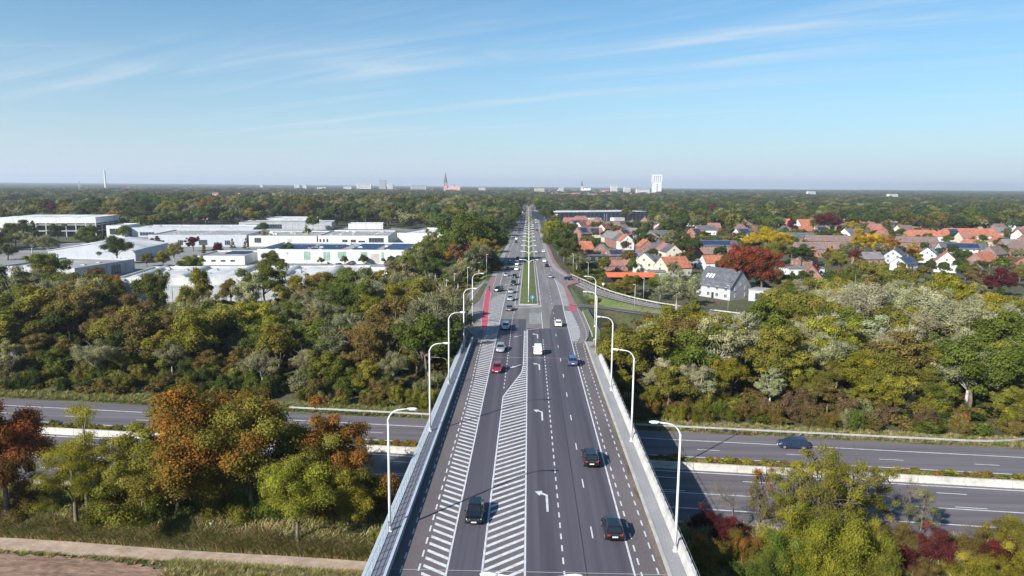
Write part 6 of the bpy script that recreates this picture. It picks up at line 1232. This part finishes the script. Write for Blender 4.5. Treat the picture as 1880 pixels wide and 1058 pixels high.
# trees that stand out
HERO = [(868, 505, 390, 'round', 'fresh', 'big rounded green tree left of the avenue, beside the white block', 1.0), (845, 500, 400, 'round', 'fresh', 'left half of the big green tree group beside the white block', 1.1), (895, 500, 396, 'round', 'fresh', 'right half of the big green tree group by the avenue', 1.0), (888, 512, 438, 'maple', 'goldgreen', 'green and gold tree in front of the big green group', 1.0), (835, 512, 448, 'open', 'amber', 'ragged amber tree in front of the big green group', 1.1), (800, 512, 455, 'open', 'brown', 'ragged brown tree left of the amber one', 1.0), (905, 522, 465, 'bush', 'dark', 'dark bushes under the big green tree by the road', 1.0),
 (1036, 492, 420, 'round', 'dark', 'dense dark green tree right of the avenue', 1.0), (1025, 480, 405, 'round', 'green', 'green tree behind the dense dark one', 1.0), (1050, 495, 440, 'round', 'dark', 'dark green tree nearest the brick houses', 0.9), (1008, 455, 406, 'round', 'yellow', 'bright yellow-green tree on the right of the avenue', 0.9), (1022, 440, 402, 'round', 'green', 'green tree behind the yellow one', 1.0), (1018, 418, 395, 'maple', 'brown', 'brown tree at the end of the navy hall', 1.0),
 (1366, 545, 452, 'maple', 'red', 'red maple, left of the pair, crimson on top', 0.95), (1398, 548, 458, 'maple', 'red', 'rust-red maple, right of the pair', 0.95), (1340, 535, 470, 'maple', 'red', 'dark red tree left of the maple pair', 0.9),
 (1380, 462, 428, 'round', 'gold', 'golden yellow tree, left one of the front clump', 1.2), (1408, 464, 418, 'round', 'gold', 'golden yellow tree, tallest of the front clump', 1.2), (1438, 462, 428, 'round', 'gold', 'golden yellow tree, right one of the front clump', 1.2), (1578, 470, 430, 'round', 'gold', 'golden tree left in the second yellow clump', 1.2), (1606, 470, 430, 'round', 'gold', 'golden tree right in the second yellow clump', 1.1), (1634, 466, 432, 'maple', 'amber', 'amber tree at the right of the second yellow clump', 1.0), (1562, 430, 406, 'round', 'gold', 'yellow tree beside the dark red beech', 1.1),
 (1518, 432, 391, 'round', 'maroon', 'large dark red beech in the village', 1.3), (1450, 430, 404, 'round', 'maroon', 'dark purple tree left of the red beech', 1.0), (1412, 425, 405, 'maple', 'maroon', 'purple tree at the left of the village trees', 1.0), (1676, 482, 458, 'round', 'maroon', 'small purple tree between the white houses', 1.1), (1730, 475, 455, 'maple', 'maroon', 'purple-brown tree left of the amber ball', 1.0), (1832, 548, 494, 'maple', 'maroon', 'maroon tree at the right edge of the village', 1.2), (1570, 490, 458, 'maple', 'scarlet', 'scarlet tree before the bungalows', 0.8), (1495, 508, 482, 'maple', 'scarlet', 'small scarlet tree left of the green oak', 0.9), (1610, 486, 468, 'bush', 'scarlet', 'low scarlet shrubs by the dark roofs', 1.2), (1785, 456, 434, 'round', 'amber', 'amber orange ball-shaped tree near the large orange roof', 1.0), (1752, 460, 444, 'round', 'amber', 'smaller amber tree left of the ball-shaped one', 1.2), (1865, 410, 398, 'round', 'amber', 'orange tree at the far right houses', 1.0), (1805, 408, 394, 'round', 'maroon', 'brown-purple tree by the far right roofs', 1.2),
 (1180, 463, 425, 'round', 'dark', 'dark green tree between terrace and panelled houses', 0.8), (1195, 462, 430, 'maple', 'brown', 'brown-green tree beside the panelled terrace', 0.8), (1262, 478, 430, 'round', 'dark', 'round dark green tree behind the cream houses', 1.15), (1160, 505, 474, 'round', 'green', 'small round green tree by the cream gable', 0.9), (1222, 440, 405, 'round', 'green', 'broad green tree before the navy hall, left', 1.2), (1250, 430, 395, 'round', 'dark', 'broad dark tree before the navy hall, right', 1.2), (1120, 425, 408, 'round', 'green', 'green tree beside the orange-roofed white house', 0.9), (1330, 470, 448, 'conifer', 'dark', 'small dark conifer by the long brick house', 1.0), (1270, 420, 392, 'round', 'olive', 'olive tree right of the navy hall', 1.3), (1300, 415, 386, 'maple', 'brown', 'tall brownish trees right of the navy hall', 1.2), (1420, 485, 440, 'round', 'olive', 'olive tree below the golden clump', 1.2), (1470, 490, 448, 'round', 'dark', 'dark green tree below the golden clump', 1.2), (1540, 505, 462, 'round', 'olive', 'large oak-like olive tree left of the scarlet one', 1.2),
 (1215, 660, 572, 'round', 'olive', 'rounded olive tree nearest the right lamp posts', 1.15), (1275, 655, 578, 'round', 'goldgreen', 'rounded green-gold tree second from the lamp posts', 1.2), (1335, 650, 585, 'maple', 'yellowgreen', 'yellow-green rounded tree third from the lamp posts', 1.2), (1520, 620, 540, 'round', 'yellowgreen', 'large yellow-green dome in the right wood', 1.25), (1420, 600, 538, 'round', 'olive', 'olive dome left of the grey birches', 1.2), (1475, 622, 516, 'open', 'silver', 'thin grey birch left in the right wood', 1.1), (1570, 648, 520, 'silver', 'silver', 'pale willow with white trunk in the right wood', 1.1), (1640, 640, 524, 'silver', 'silver', 'tall pale willow in the middle of the right wood', 1.15), (1705, 662, 534, 'silver', 'silver', 'big silver willow in the right wood', 1.2), (1765, 672, 580, 'silver', 'silver', 'silver willow lower right in the wood', 1.1), (1510, 712, 612, 'silver', 'silver', 'silvery willow bush above the motorway', 1.1), (1740, 600, 505, 'round', 'goldgreen', 'green-gold tall tree at the back of the right wood', 1.1), (1655, 560, 486, 'round', 'olive', 'olive tree at the back of the right wood', 1.2), (1600, 545, 482, 'maple', 'olive', 'broad olive tree behind the birches', 1.3), (1850, 640, 560, 'silver', 'silver', 'silver tree at the right frame edge', 1.0),
 (40, 600, 488, 'open', 'grey', 'thin grey birch at the left edge of the left wood', 1.1), (150, 610, 512, 'silver', 'silver', 'silvery willow left in the left wood', 1.1), (290, 600, 500, 'round', 'green', 'dark green tree in front of the warehouse, left', 0.72), (365, 600, 494, 'maple', 'goldgreen', 'green-gold tree standing before the warehouse', 0.7), (460, 600, 500, 'open', 'silver', 'pale open tree before the warehouse', 0.75), (545, 585, 508, 'maple', 'goldgreen', 'yellow-green tree beside the warehouse end', 1.0), (210, 560, 505, 'maple', 'amber', 'amber tree at the left corner of the warehouse', 0.9), (180, 545, 492, 'maple', 'brown', 'brown tree left of the warehouse', 1.1), (640, 580, 492, 'round', 'green', 'large green tree right of the warehouse', 1.2), (700, 570, 498, 'maple', 'goldgreen', 'golden-edged tree right of the large green one', 1.1), (590, 575, 500, 'maple', 'brown', 'brownish tree between warehouse and large green tree', 1.1), (770, 600, 505, 'silver', 'grey', 'tall grey-green willow near the slip road', 1.1), (820, 640, 525, 'silver', 'grey', 'grey-green willow beside the left slip road lamps', 0.95), (780, 490, 462, 'bush', 'rust', 'rusty bushes above the slip road', 1.4), (745, 490, 470, 'bush', 'red', 'reddish low bushes by the white wall', 1.4), (820, 500, 472, 'bush', 'rust', 'rust-brown bushes below the amber tree', 1.3)]
for (px, py, pyt, st, ti, lab, wd) in HERO:
    zz = GZ if py > 0 else GZ; ptree(px, py, pyt, st, ti, lab, wide=wd)
tree(41.5, 193.2, 12.2, 'silver', 'silver', 'silvery willow in front of the modern grey house', wide=1.3)
YARD = [(532, 482, 446, 'round', 'bluegreen', 'large blue-green tree before the green-glazed hall', 1.1), (590, 486, 473, 'round', 'olive', 'small round tree before the green-glazed hall, left', 1.2), (633, 486, 470, 'round', 'green', 'small round tree before the green-glazed hall, middle', 1.2), (668, 486, 468, 'round', 'green', 'round tree before the green-glazed hall, right', 1.2), (565, 445, 414, 'open', 'olive', 'thin pale tree before the slit windows', 0.9), (487, 450, 425, 'maple', 'goldgreen', 'green-gold tree left of the slit windows', 1.1), (375, 475, 450, 'column', 'goldgreen', 'small yellow-green cypress by the low panelled building', 1.4), (427, 458, 438, 'conifer', 'goldgreen', 'amber-green cone tree, left of a pair', 1.2), (452, 458, 437, 'conifer', 'goldgreen', 'amber-green cone tree, right of a pair', 1.2), (320, 482, 446, 'silver', 'olive', 'soft olive willow in the yard', 1.3), (345, 486, 470, 'round', 'yellowgreen', 'bright green round bush in the yard', 1.2), (300, 490, 462, 'round', 'yellowgreen', 'yellow-green tree beside the gable hall', 1.2), (270, 490, 465, 'round', 'brown', 'olive-brown tree at the corner of the gable hall', 1.2), (355, 462, 435, 'maple', 'maroon', 'purple-brown tree before the white halls', 1.2), (290, 460, 434, 'maple', 'maroon', 'purple tree left before the white halls', 1.2), (400, 462, 445, 'bush', 'maroon', 'maroon shrub right before the white halls', 1.2), (206, 483, 474, 'round', 'dark', 'clipped dark ball tree, left of three', 1.0), (222, 483, 474, 'round', 'dark', 'clipped dark ball tree, middle of three', 1.0), (237, 484, 475, 'round', 'dark', 'clipped dark ball tree, right of three', 1.0), (60, 470, 425, 'silver', 'grey', 'grey willow clump below the white deck block, left', 1.3), (90, 474, 430, 'silver', 'grey', 'grey willow clump below the white deck block, right', 1.3), (30, 460, 420, 'round', 'dark', 'dark tree below the white deck block', 1.3), (15, 478, 448, 'round', 'dark', 'dark tree at the left frame edge by the deck block', 1.3), (150, 440, 420, 'round', 'olive', 'olive tree by the columns of the deck block', 1.0), (720, 500, 470, 'round', 'bluegreen', 'blue-green bush clump at the right of the yard', 1.2), (760, 478, 455, 'round', 'green', 'green tree at the right of the yard', 1.2), (700, 478, 466, 'round', 'green', 'green bush before the white block', 1.2), (758, 412, 398, 'column', 'yellowgreen', 'clipped lime-green column tree by the lawn', 1.6), (780, 413, 395, 'column', 'dark', 'dark column tree by the lawn', 2.2), (745, 412, 400, 'maple', 'maroon', 'purple tree beside the lawn', 1.1)]
for (px, py, pyt, st, ti, lab, wd) in YARD: ptree(px, py, pyt, st, ti, lab, wide=wd)
print('trees', NT[0])

# ------------------------------------------------------------------ trees of the middle distance, one by one; farther woods as a mass
SKYL = [(-100, 372), (0, 368), (100, 362), (200, 362), (260, 350), (330, 350), (400, 356), (520, 352), (640, 352), (760, 352), (880, 356), (930, 362), (948, 375), (955, 395), (1000, 395), (1010, 372), (1100, 368), (1200, 366), (1300, 370), (1400, 368), (1600, 364), (1880, 368), (2000, 368)]
ALLTI = ['green', 'green', 'dark', 'dark', 'olive', 'dark', 'brown', 'bluegreen', 'grey', 'green']
CAND = []
def midfn(rg, x, y):
    if not road_clear(x, y, 5) or not clear(x, y, 3.0): return
    if y < 640 and -300 < x < -48 and y > 216 and inside(np.array([x]), np.array([y]), [(-300, 270), (-300, 640), (-130, 650), (-50, 560), (-48, 330), (-58, 262), (-120, 216), (-170, 250)])[0]:
        if rg.random() > 0.04: return
    px, py = proj(x, y, GZ)
    if px < -40 or px > 1920: return
    if abs(x) < 15 and y > 400: return
    right = px > 1000
    h = rg.uniform(5, 9.5) if (right and y < 620) else rg.uniform(9, 16) if y < 640 else rg.uniform(14, 25) if not right else rg.uniform(11, 19)
    if right and y < 620 and rg.random() < 0.4: return
    hm = depth_z(px, topline(px, SKYL)+rg.expovariate(1/6.0), y)-GZ
    if 1003 < px < 1205 and y < 800:
        hc = depth_z(px, 407, y)-GZ
        if hc < 3.5: return
        h = min(h, hc)
    CAND.append((px, py, x, y, min(h, max(hm, 5)), rg.random(), rg.random()))
scatter((-520, 560), (228, 640), 15.0, midfn, 41)
scatter((-900, 900), (640, 1250), 21.0, midfn, 42)
CAND.sort(key=lambda c: c[3]/c[4])
def styl(u, v):
    st = 'round' if u < 0.62 else 'maple' if u < 0.76 else 'silver' if u < 0.84 else 'conifer' if u < 0.91 else 'column' if u < 0.94 else 'open'
    ti = ALLTI[int(v*9.99)] if v < 0.965 else ('maroon', 'goldgreen', 'amber', 'maroon')[int((v-0.965)/0.035*3.99)]
    if u > 0.84 and u < 0.91: ti = 'dark'
    if st == 'silver': ti = 'grey'
    return st, ti
for c in CAND[:230]:  # largest middle-distance trees, in yards and far belts as well as gardens
    st, ti = styl(c[5], c[6]); side = 'left of the avenue' if c[0] < 960 else 'right of the avenue'
    dist = 'around the halls and houses' if c[3] < 450 else 'beyond the houses' if c[3] < 700 else 'in the far belt'
    tree(c[2], c[3], c[4], st, ti, f'{"tall" if c[4] > 12 else "medium" if c[4] > 8 else "small"} {WORD[ti]} {NAME[st].replace("_", " ")} {dist}, {"close" if abs(c[0]-960) < 250 else "well" if abs(c[0]-960) < 550 else "far"} {side}', f'trees of the middle distance {side}', wide=1.15, name='midground_tree')
for k in range(84):                              # rows lining the avenue
    sd = -1 if k % 2 else 1; y = 585+13.5*k+TR.uniform(-4, 4); x = (-17.5 if sd < 0 else 17.5)+TR.uniform(-2, 2)
    if sd > 0 and (y < 700 or TR.random() < 0.35): continue
    tree(x, y, TR.uniform(13, 21), 'round' if TR.random() < 0.7 else 'column', TR.choice(('dark', 'green', 'olive')), 'roadside tree lining the far avenue ' + ('on its left' if sd < 0 else 'on its right'), 'trees lining the far avenue', wide=1.1, name='avenue_tree')
for k in range(22): y = 690+30*k; tree(0.3+TR.uniform(-1, 1), y, TR.uniform(7, 10), 'round', TR.choice(('olive', 'brown')), 'small tree on the median of the far avenue', 'trees on the far median', wide=0.75, z=zr(y), name='median_tree')
for k in range(34):                              # autumn colours in the gardens
    for _ in range(40):
        y = TR.uniform(340, 640); x = TR.uniform(50, 0.6*y+50)
        if clear(x, y, 1.5) and road_clear(x, y, 12): break
    else: continue
    ti = TR.choice(('gold', 'goldgreen', 'amber', 'red', 'maroon', 'goldgreen')); px = 969+1290*x/y
    tree(x, y, TR.uniform(5, 8.5), TR.choice(('round', 'maple')), ti, f'small {WORD[ti]} garden tree {"near the front" if y < 430 else "in the middle" if y < 540 else "at the back"}, {"left" if px < 1250 else "centre" if px < 1500 else "right"} of the village', 'autumn trees in the village gardens', name='midground_tree', wide=1.15)
REST = CAND[230:]
# hedges and ground cover that nobody could count, and the far woods: instances on a cloud of points
def far_variant(seed, kind, nl, sz):
    rg = np.random.default_rng(seed); C, Rr = [], []
    for i in range(16):
        d = rg.normal(size=3); d /= np.linalg.norm(d); d[2] = abs(d[2])*0.9 if kind != 'wide' else abs(d[2]); f = 0.55+0.35*rg.random(); C.append((d[0]*3.9*f, d[1]*3.9*f, 4.6+d[2]*4.6*f)); Rr.append(1.7*(0.7+0.6*rg.random()))
    V, Fq, lv, lh = leaf_cloud(rg, C, Rr, nl, sz, up=0.5, flat=0.85, shell=0.5, H=10.0); o = bpy.data.objects.new('crown_'+kind, np_mesh('crown_mass', V, Fq, M['leaf'], {'lv': lv, 'lh': lh})); return o
def tuft_variant(seed):
    rg = np.random.default_rng(seed); V, Fq = [], []
    for i in range(46):
        a = rg.random()*6.28; r = 0.28*rg.random(); b = np.array([r*math.cos(a), r*math.sin(a), 0]); h = 0.35+0.5*rg.random(); o = np.array([math.cos(a+rg.normal()*0.7), math.sin(a+rg.normal()*0.7), 0]); n = np.array([-o[1], o[0], 0])*0.022; k = len(V)
        V += [b-n, b+n, b+o*h*0.18+n*0.8+[0, 0, h*0.6], b+o*h*0.18-n*0.8+[0, 0, h*0.6], b+o*h*0.5+n*0.3+[0, 0, h], b+o*h*0.5-n*0.3+[0, 0, h]]; Fq += [(k, k+1, k+2, k+3), (k+3, k+2, k+4, k+5)]
    lv = np.repeat(rg.random(46), 2); lh = np.repeat(rg.random(46), 2)
    return bpy.data.objects.new('grass_tuft', np_mesh('grass_tuft', np.array(V), np.array(Fq), M['leaf'], {'lv': lv, 'lh': lh}))
def mass(name, label, cat, pts, protos):
    """pts: (x, y, z, scale xy, scale z, tint, tint2)"""
    n = len(pts); me = bpy.data.meshes.new(name); me.vertices.add(n); me.vertices.foreach_set('co', np.array([p[:3] for p in pts], np.float32).ravel())
    def add(nm, tp, key, arr): a = me.attributes.new(nm, tp, 'POINT'); a.data.foreach_set(key, np.array(arr, np.float32 if key != 'value' or tp != 'INT' else np.int32).ravel())
    add('tint', 'FLOAT_COLOR', 'color', [(*p[5], 1) for p in pts]); add('tint2', 'FLOAT_COLOR', 'color', [(*p[6], 1) for p in pts]); add('scl', 'FLOAT_VECTOR', 'vector', [(p[3], p[3], p[4]) for p in pts]); add('rot', 'FLOAT', 'value', RNG.random(n)*6.28); add('pick', 'INT', 'value', RNG.integers(0, len(protos), n))
    o = link(bpy.data.objects.new(name, me)); tag(o, label, cat, kind='stuff')
    col = bpy.data.collections.new(name+'_source')
    for p in protos: col.objects.link(p)
    g = bpy.data.node_groups.new(name, 'GeometryNodeTree'); g.interface.new_socket('Geometry', in_out='INPUT', socket_type='NodeSocketGeometry'); g.interface.new_socket('Geometry', in_out='OUTPUT', socket_type='NodeSocketGeometry')
    N, L = g.nodes, g.links; i = N.new('NodeGroupInput'); q = N.new('NodeGroupOutput'); ip = N.new('GeometryNodeInstanceOnPoints'); ci = N.new('GeometryNodeCollectionInfo'); ci.inputs['Collection'].default_value = col; ci.inputs['Separate Children'].default_value = True; ci.inputs['Reset Children'].default_value = True
    def na(nm, tp): a = N.new('GeometryNodeInputNamedAttribute'); a.data_type = tp; a.inputs['Name'].default_value = nm; return a.outputs['Attribute']
    L.new(i.outputs[0], ip.inputs['Points']); L.new(ci.outputs[0], ip.inputs['Instance']); ip.inputs['Pick Instance'].default_value = True; L.new(na('pick', 'INT'), ip.inputs['Instance Index']); L.new(na('scl', 'FLOAT_VECTOR'), ip.inputs['Scale'])
    cx = N.new('ShaderNodeCombineXYZ'); L.new(na('rot', 'FLOAT'), cx.inputs[2]); er = N.new('FunctionNodeEulerToRotation'); L.new(cx.outputs[0], er.inputs[0]); L.new(er.outputs[0], ip.inputs['Rotation']); L.new(ip.outputs[0], q.inputs[0])
    md = o.modifiers.new('scatter', 'NODES'); md.node_group = g; return o
def tt(ti, rg, k=1.0): a, b = lift(ti); f = k*(1+rg.uniform(-0.25, 0.25)); return tuple(v*f for v in a), tuple(v*f for v in b)
rg = random.Random(77); pts = []
for c in REST:
    st, ti = styl(c[5], c[6]); pts.append((c[2], c[3], GZ, c[4]/9.0*rg.uniform(0.9, 1.3), c[4]/9.0, *tt(ti, rg, 0.82)))
y = 1250.0
while y < 14000:
    st = 22 if y < 2500 else 22*(y/2500)**1.0; half = y*0.80+200; x = -half+rg.uniform(0, st)
    while x < half:
        xx, yy = x+rg.uniform(-.4, .4)*st, y+rg.uniform(-.4, .4)*st; px, py = proj(xx, yy, GZ)
        town = abs(px-1100) < 110 and 2400 < yy < 5200
        open_ = math.sin(xx*0.004+1.3)*math.sin(yy*0.0031+xx*0.0012) > 0.62 and yy < 5000
        if not (abs(xx) < 14 and yy < 1450) and not open_ and rg.random() < (0.30 if town else 0.93):
            h = rg.uniform(10, 19)*(1 if y < 5000 else 1.15); hm = depth_z(px, (345 if px < 980 else 349)+rg.uniform(-1.0, 4.0), yy)-GZ; h = min(h, max(hm, 9))
            u = rg.random(); ti = ALLTI[int(u*9.99)] if rg.random() > 0.04 else rg.choice(('maroon', 'brown', 'goldgreen'))
            w = max(1.0, st/17.0); pts.append((xx, yy, GZ-1, h/9.5*1.25*w, h/9.5, *tt(ti, rg, 0.74)))
        x += st
    y += st*1.1
print('far trees', len(pts))
FV = [far_variant(900+i, 'mass', 1500, 0.50) for i in range(6)]
mass('far_woods', 'endless green woods reaching to the horizon', 'woodland', pts, FV)
# shrubs inside the motorway median
pts = []
for k in range(1500):
    x = rg.uniform(-150, 110); t = rg.uniform(99.4, 102.6)
    if abs(x) < 13: continue
    ti = rg.choice(('olive', 'olive', 'brown', 'yellowgreen', 'rust', 'green')); s = rg.uniform(0.05, 0.115); pts.append((x, t-0.1*x, GZ-0.25, s*1.5, s, *tt(ti, rg)))
mass('median_shrubs', 'low mixed hedge along the motorway median', 'hedge', pts, [far_variant(950+i, 'hedge', 700, 0.8) for i in range(2)])
# undergrowth beneath the woods
pts = []
for k in range(5200):
    s = rg.choice((-1, 1)); x = s*rg.uniform(14, 185); yy = rg.uniform(100, 225)
    if yy+0.1*x < 119 or not road_clear(x, yy, 2.2) or not clear(x, yy, 0.5) or (s > 0 and yy > 180): continue
    if 13.5 < x < 18 and yy > 146: continue
    ti = rg.choice(('dark', 'olive', 'brown', 'green', 'brown')); q = rg.uniform(0.10, 0.30); pts.append((x, yy, T(x, yy)-0.6, q*1.7, q, *tt(ti, rg, 0.8)))
for k in range(900):
    x = rg.uniform(19, 40); yy = rg.uniform(205, 420); 
    if not road_clear(x, yy, 3.0) or not clear(x, yy, 0.3) or x-18 > (420-yy)*0.1+8: continue
    q = rg.uniform(0.12, 0.26); pts.append((x, yy, T(x, yy)-0.6, q*1.6, q, *tt(rg.choice(('green', 'dark', 'olive')), rg)))
for k in range(700):
    x = rg.uniform(-34, -19); yy = rg.uniform(225, 420)
    if not road_clear(x, yy, 5.0) or not clear(x, yy, 0.3): continue
    q = rg.uniform(0.12, 0.30); pts.append((x, yy, T(x, yy)-0.6, q*1.6, q, *tt(rg.choice(('brown', 'dark', 'olive')), rg)))
mass('undergrowth', 'tangled low undergrowth filling the banks and woods', 'undergrowth', pts, [far_variant(970+i, 'low', 900, 0.6) for i in range(3)])
# rough grass by the farm path, on the banks and under the near trees
pts = []
GR_ = [((0.36, 0.30, 0.14), (0.48, 0.39, 0.21)), ((0.17, 0.20, 0.05), (0.25, 0.26, 0.08)), ((0.27, 0.23, 0.095), (0.40, 0.31, 0.155))]
def gt(x, yy, s, g): pts.append((x, yy, T(x, yy)-0.02, s*1.3, s, *[tuple(v*rg.uniform(0.8, 1.2) for v in c) for c in g]))
for k in range(9000):
    x = rg.uniform(-90, -14); u = rg.random(); yy = ptc(x)+1.7+9.5*u**1.5; gt(x, yy, rg.uniform(0.7, 1.9)*(0.6+0.7*min(1, u*3)), rg.choice(GR_))
for k in range(2600): x = rg.uniform(-37, -14); yy = ptc(x)-1.5-rg.uniform(0, 9)*rg.random(); gt(x, yy, rg.uniform(0.4, 0.9), rg.choice(GR_))
for k in range(500): x = rg.uniform(-90, -32); yy = ptc(x)-1.45-rg.uniform(0, 0.9)*rg.random(); gt(x, yy, rg.uniform(0.3, 0.6), GR_[rg.choice((0, 1))])
for k in range(5000): x = rg.uniform(17, 75); yy = 80.4-0.1*x-rg.uniform(0, 22); gt(x, yy, rg.uniform(0.7, 1.8), rg.choice(GR_))
for k in range(5000):
    x = rg.uniform(-130, 100)
    if abs(x) < 15: continue
    gt(x, 114.6-0.1*x+rg.uniform(0, 4.2), rg.uniform(0.4, 1.0), rg.choice((GR_[1], GR_[2], GR_[0] if x > 0 else GR_[1])))
mass('rough_grass', 'rough green and dry grass along path and verges', 'grass', pts, [tuft_variant(i) for i in range(4)])

# ------------------------------------------------------------------ air between here and the horizon
hz = MB(); hz.box(-16100, 16100, -16100, 16600, GZ-2.0, 135.0); m_, nt, b = new_mat('haze'); nt.nodes.remove(b); pv = nt.nodes.new('ShaderNodeVolumePrincipled'); pv.inputs['Color'].default_value = (0.80, 0.88, 1.0, 1); pv.inputs['Density'].default_value = HAZE; pv.inputs['Anisotropy'].default_value = 0.2; nt.links.new(pv.outputs[0], nt.nodes['Material Output'].inputs['Volume'])
tag(hz.build('haze', m_), kind='stuff')
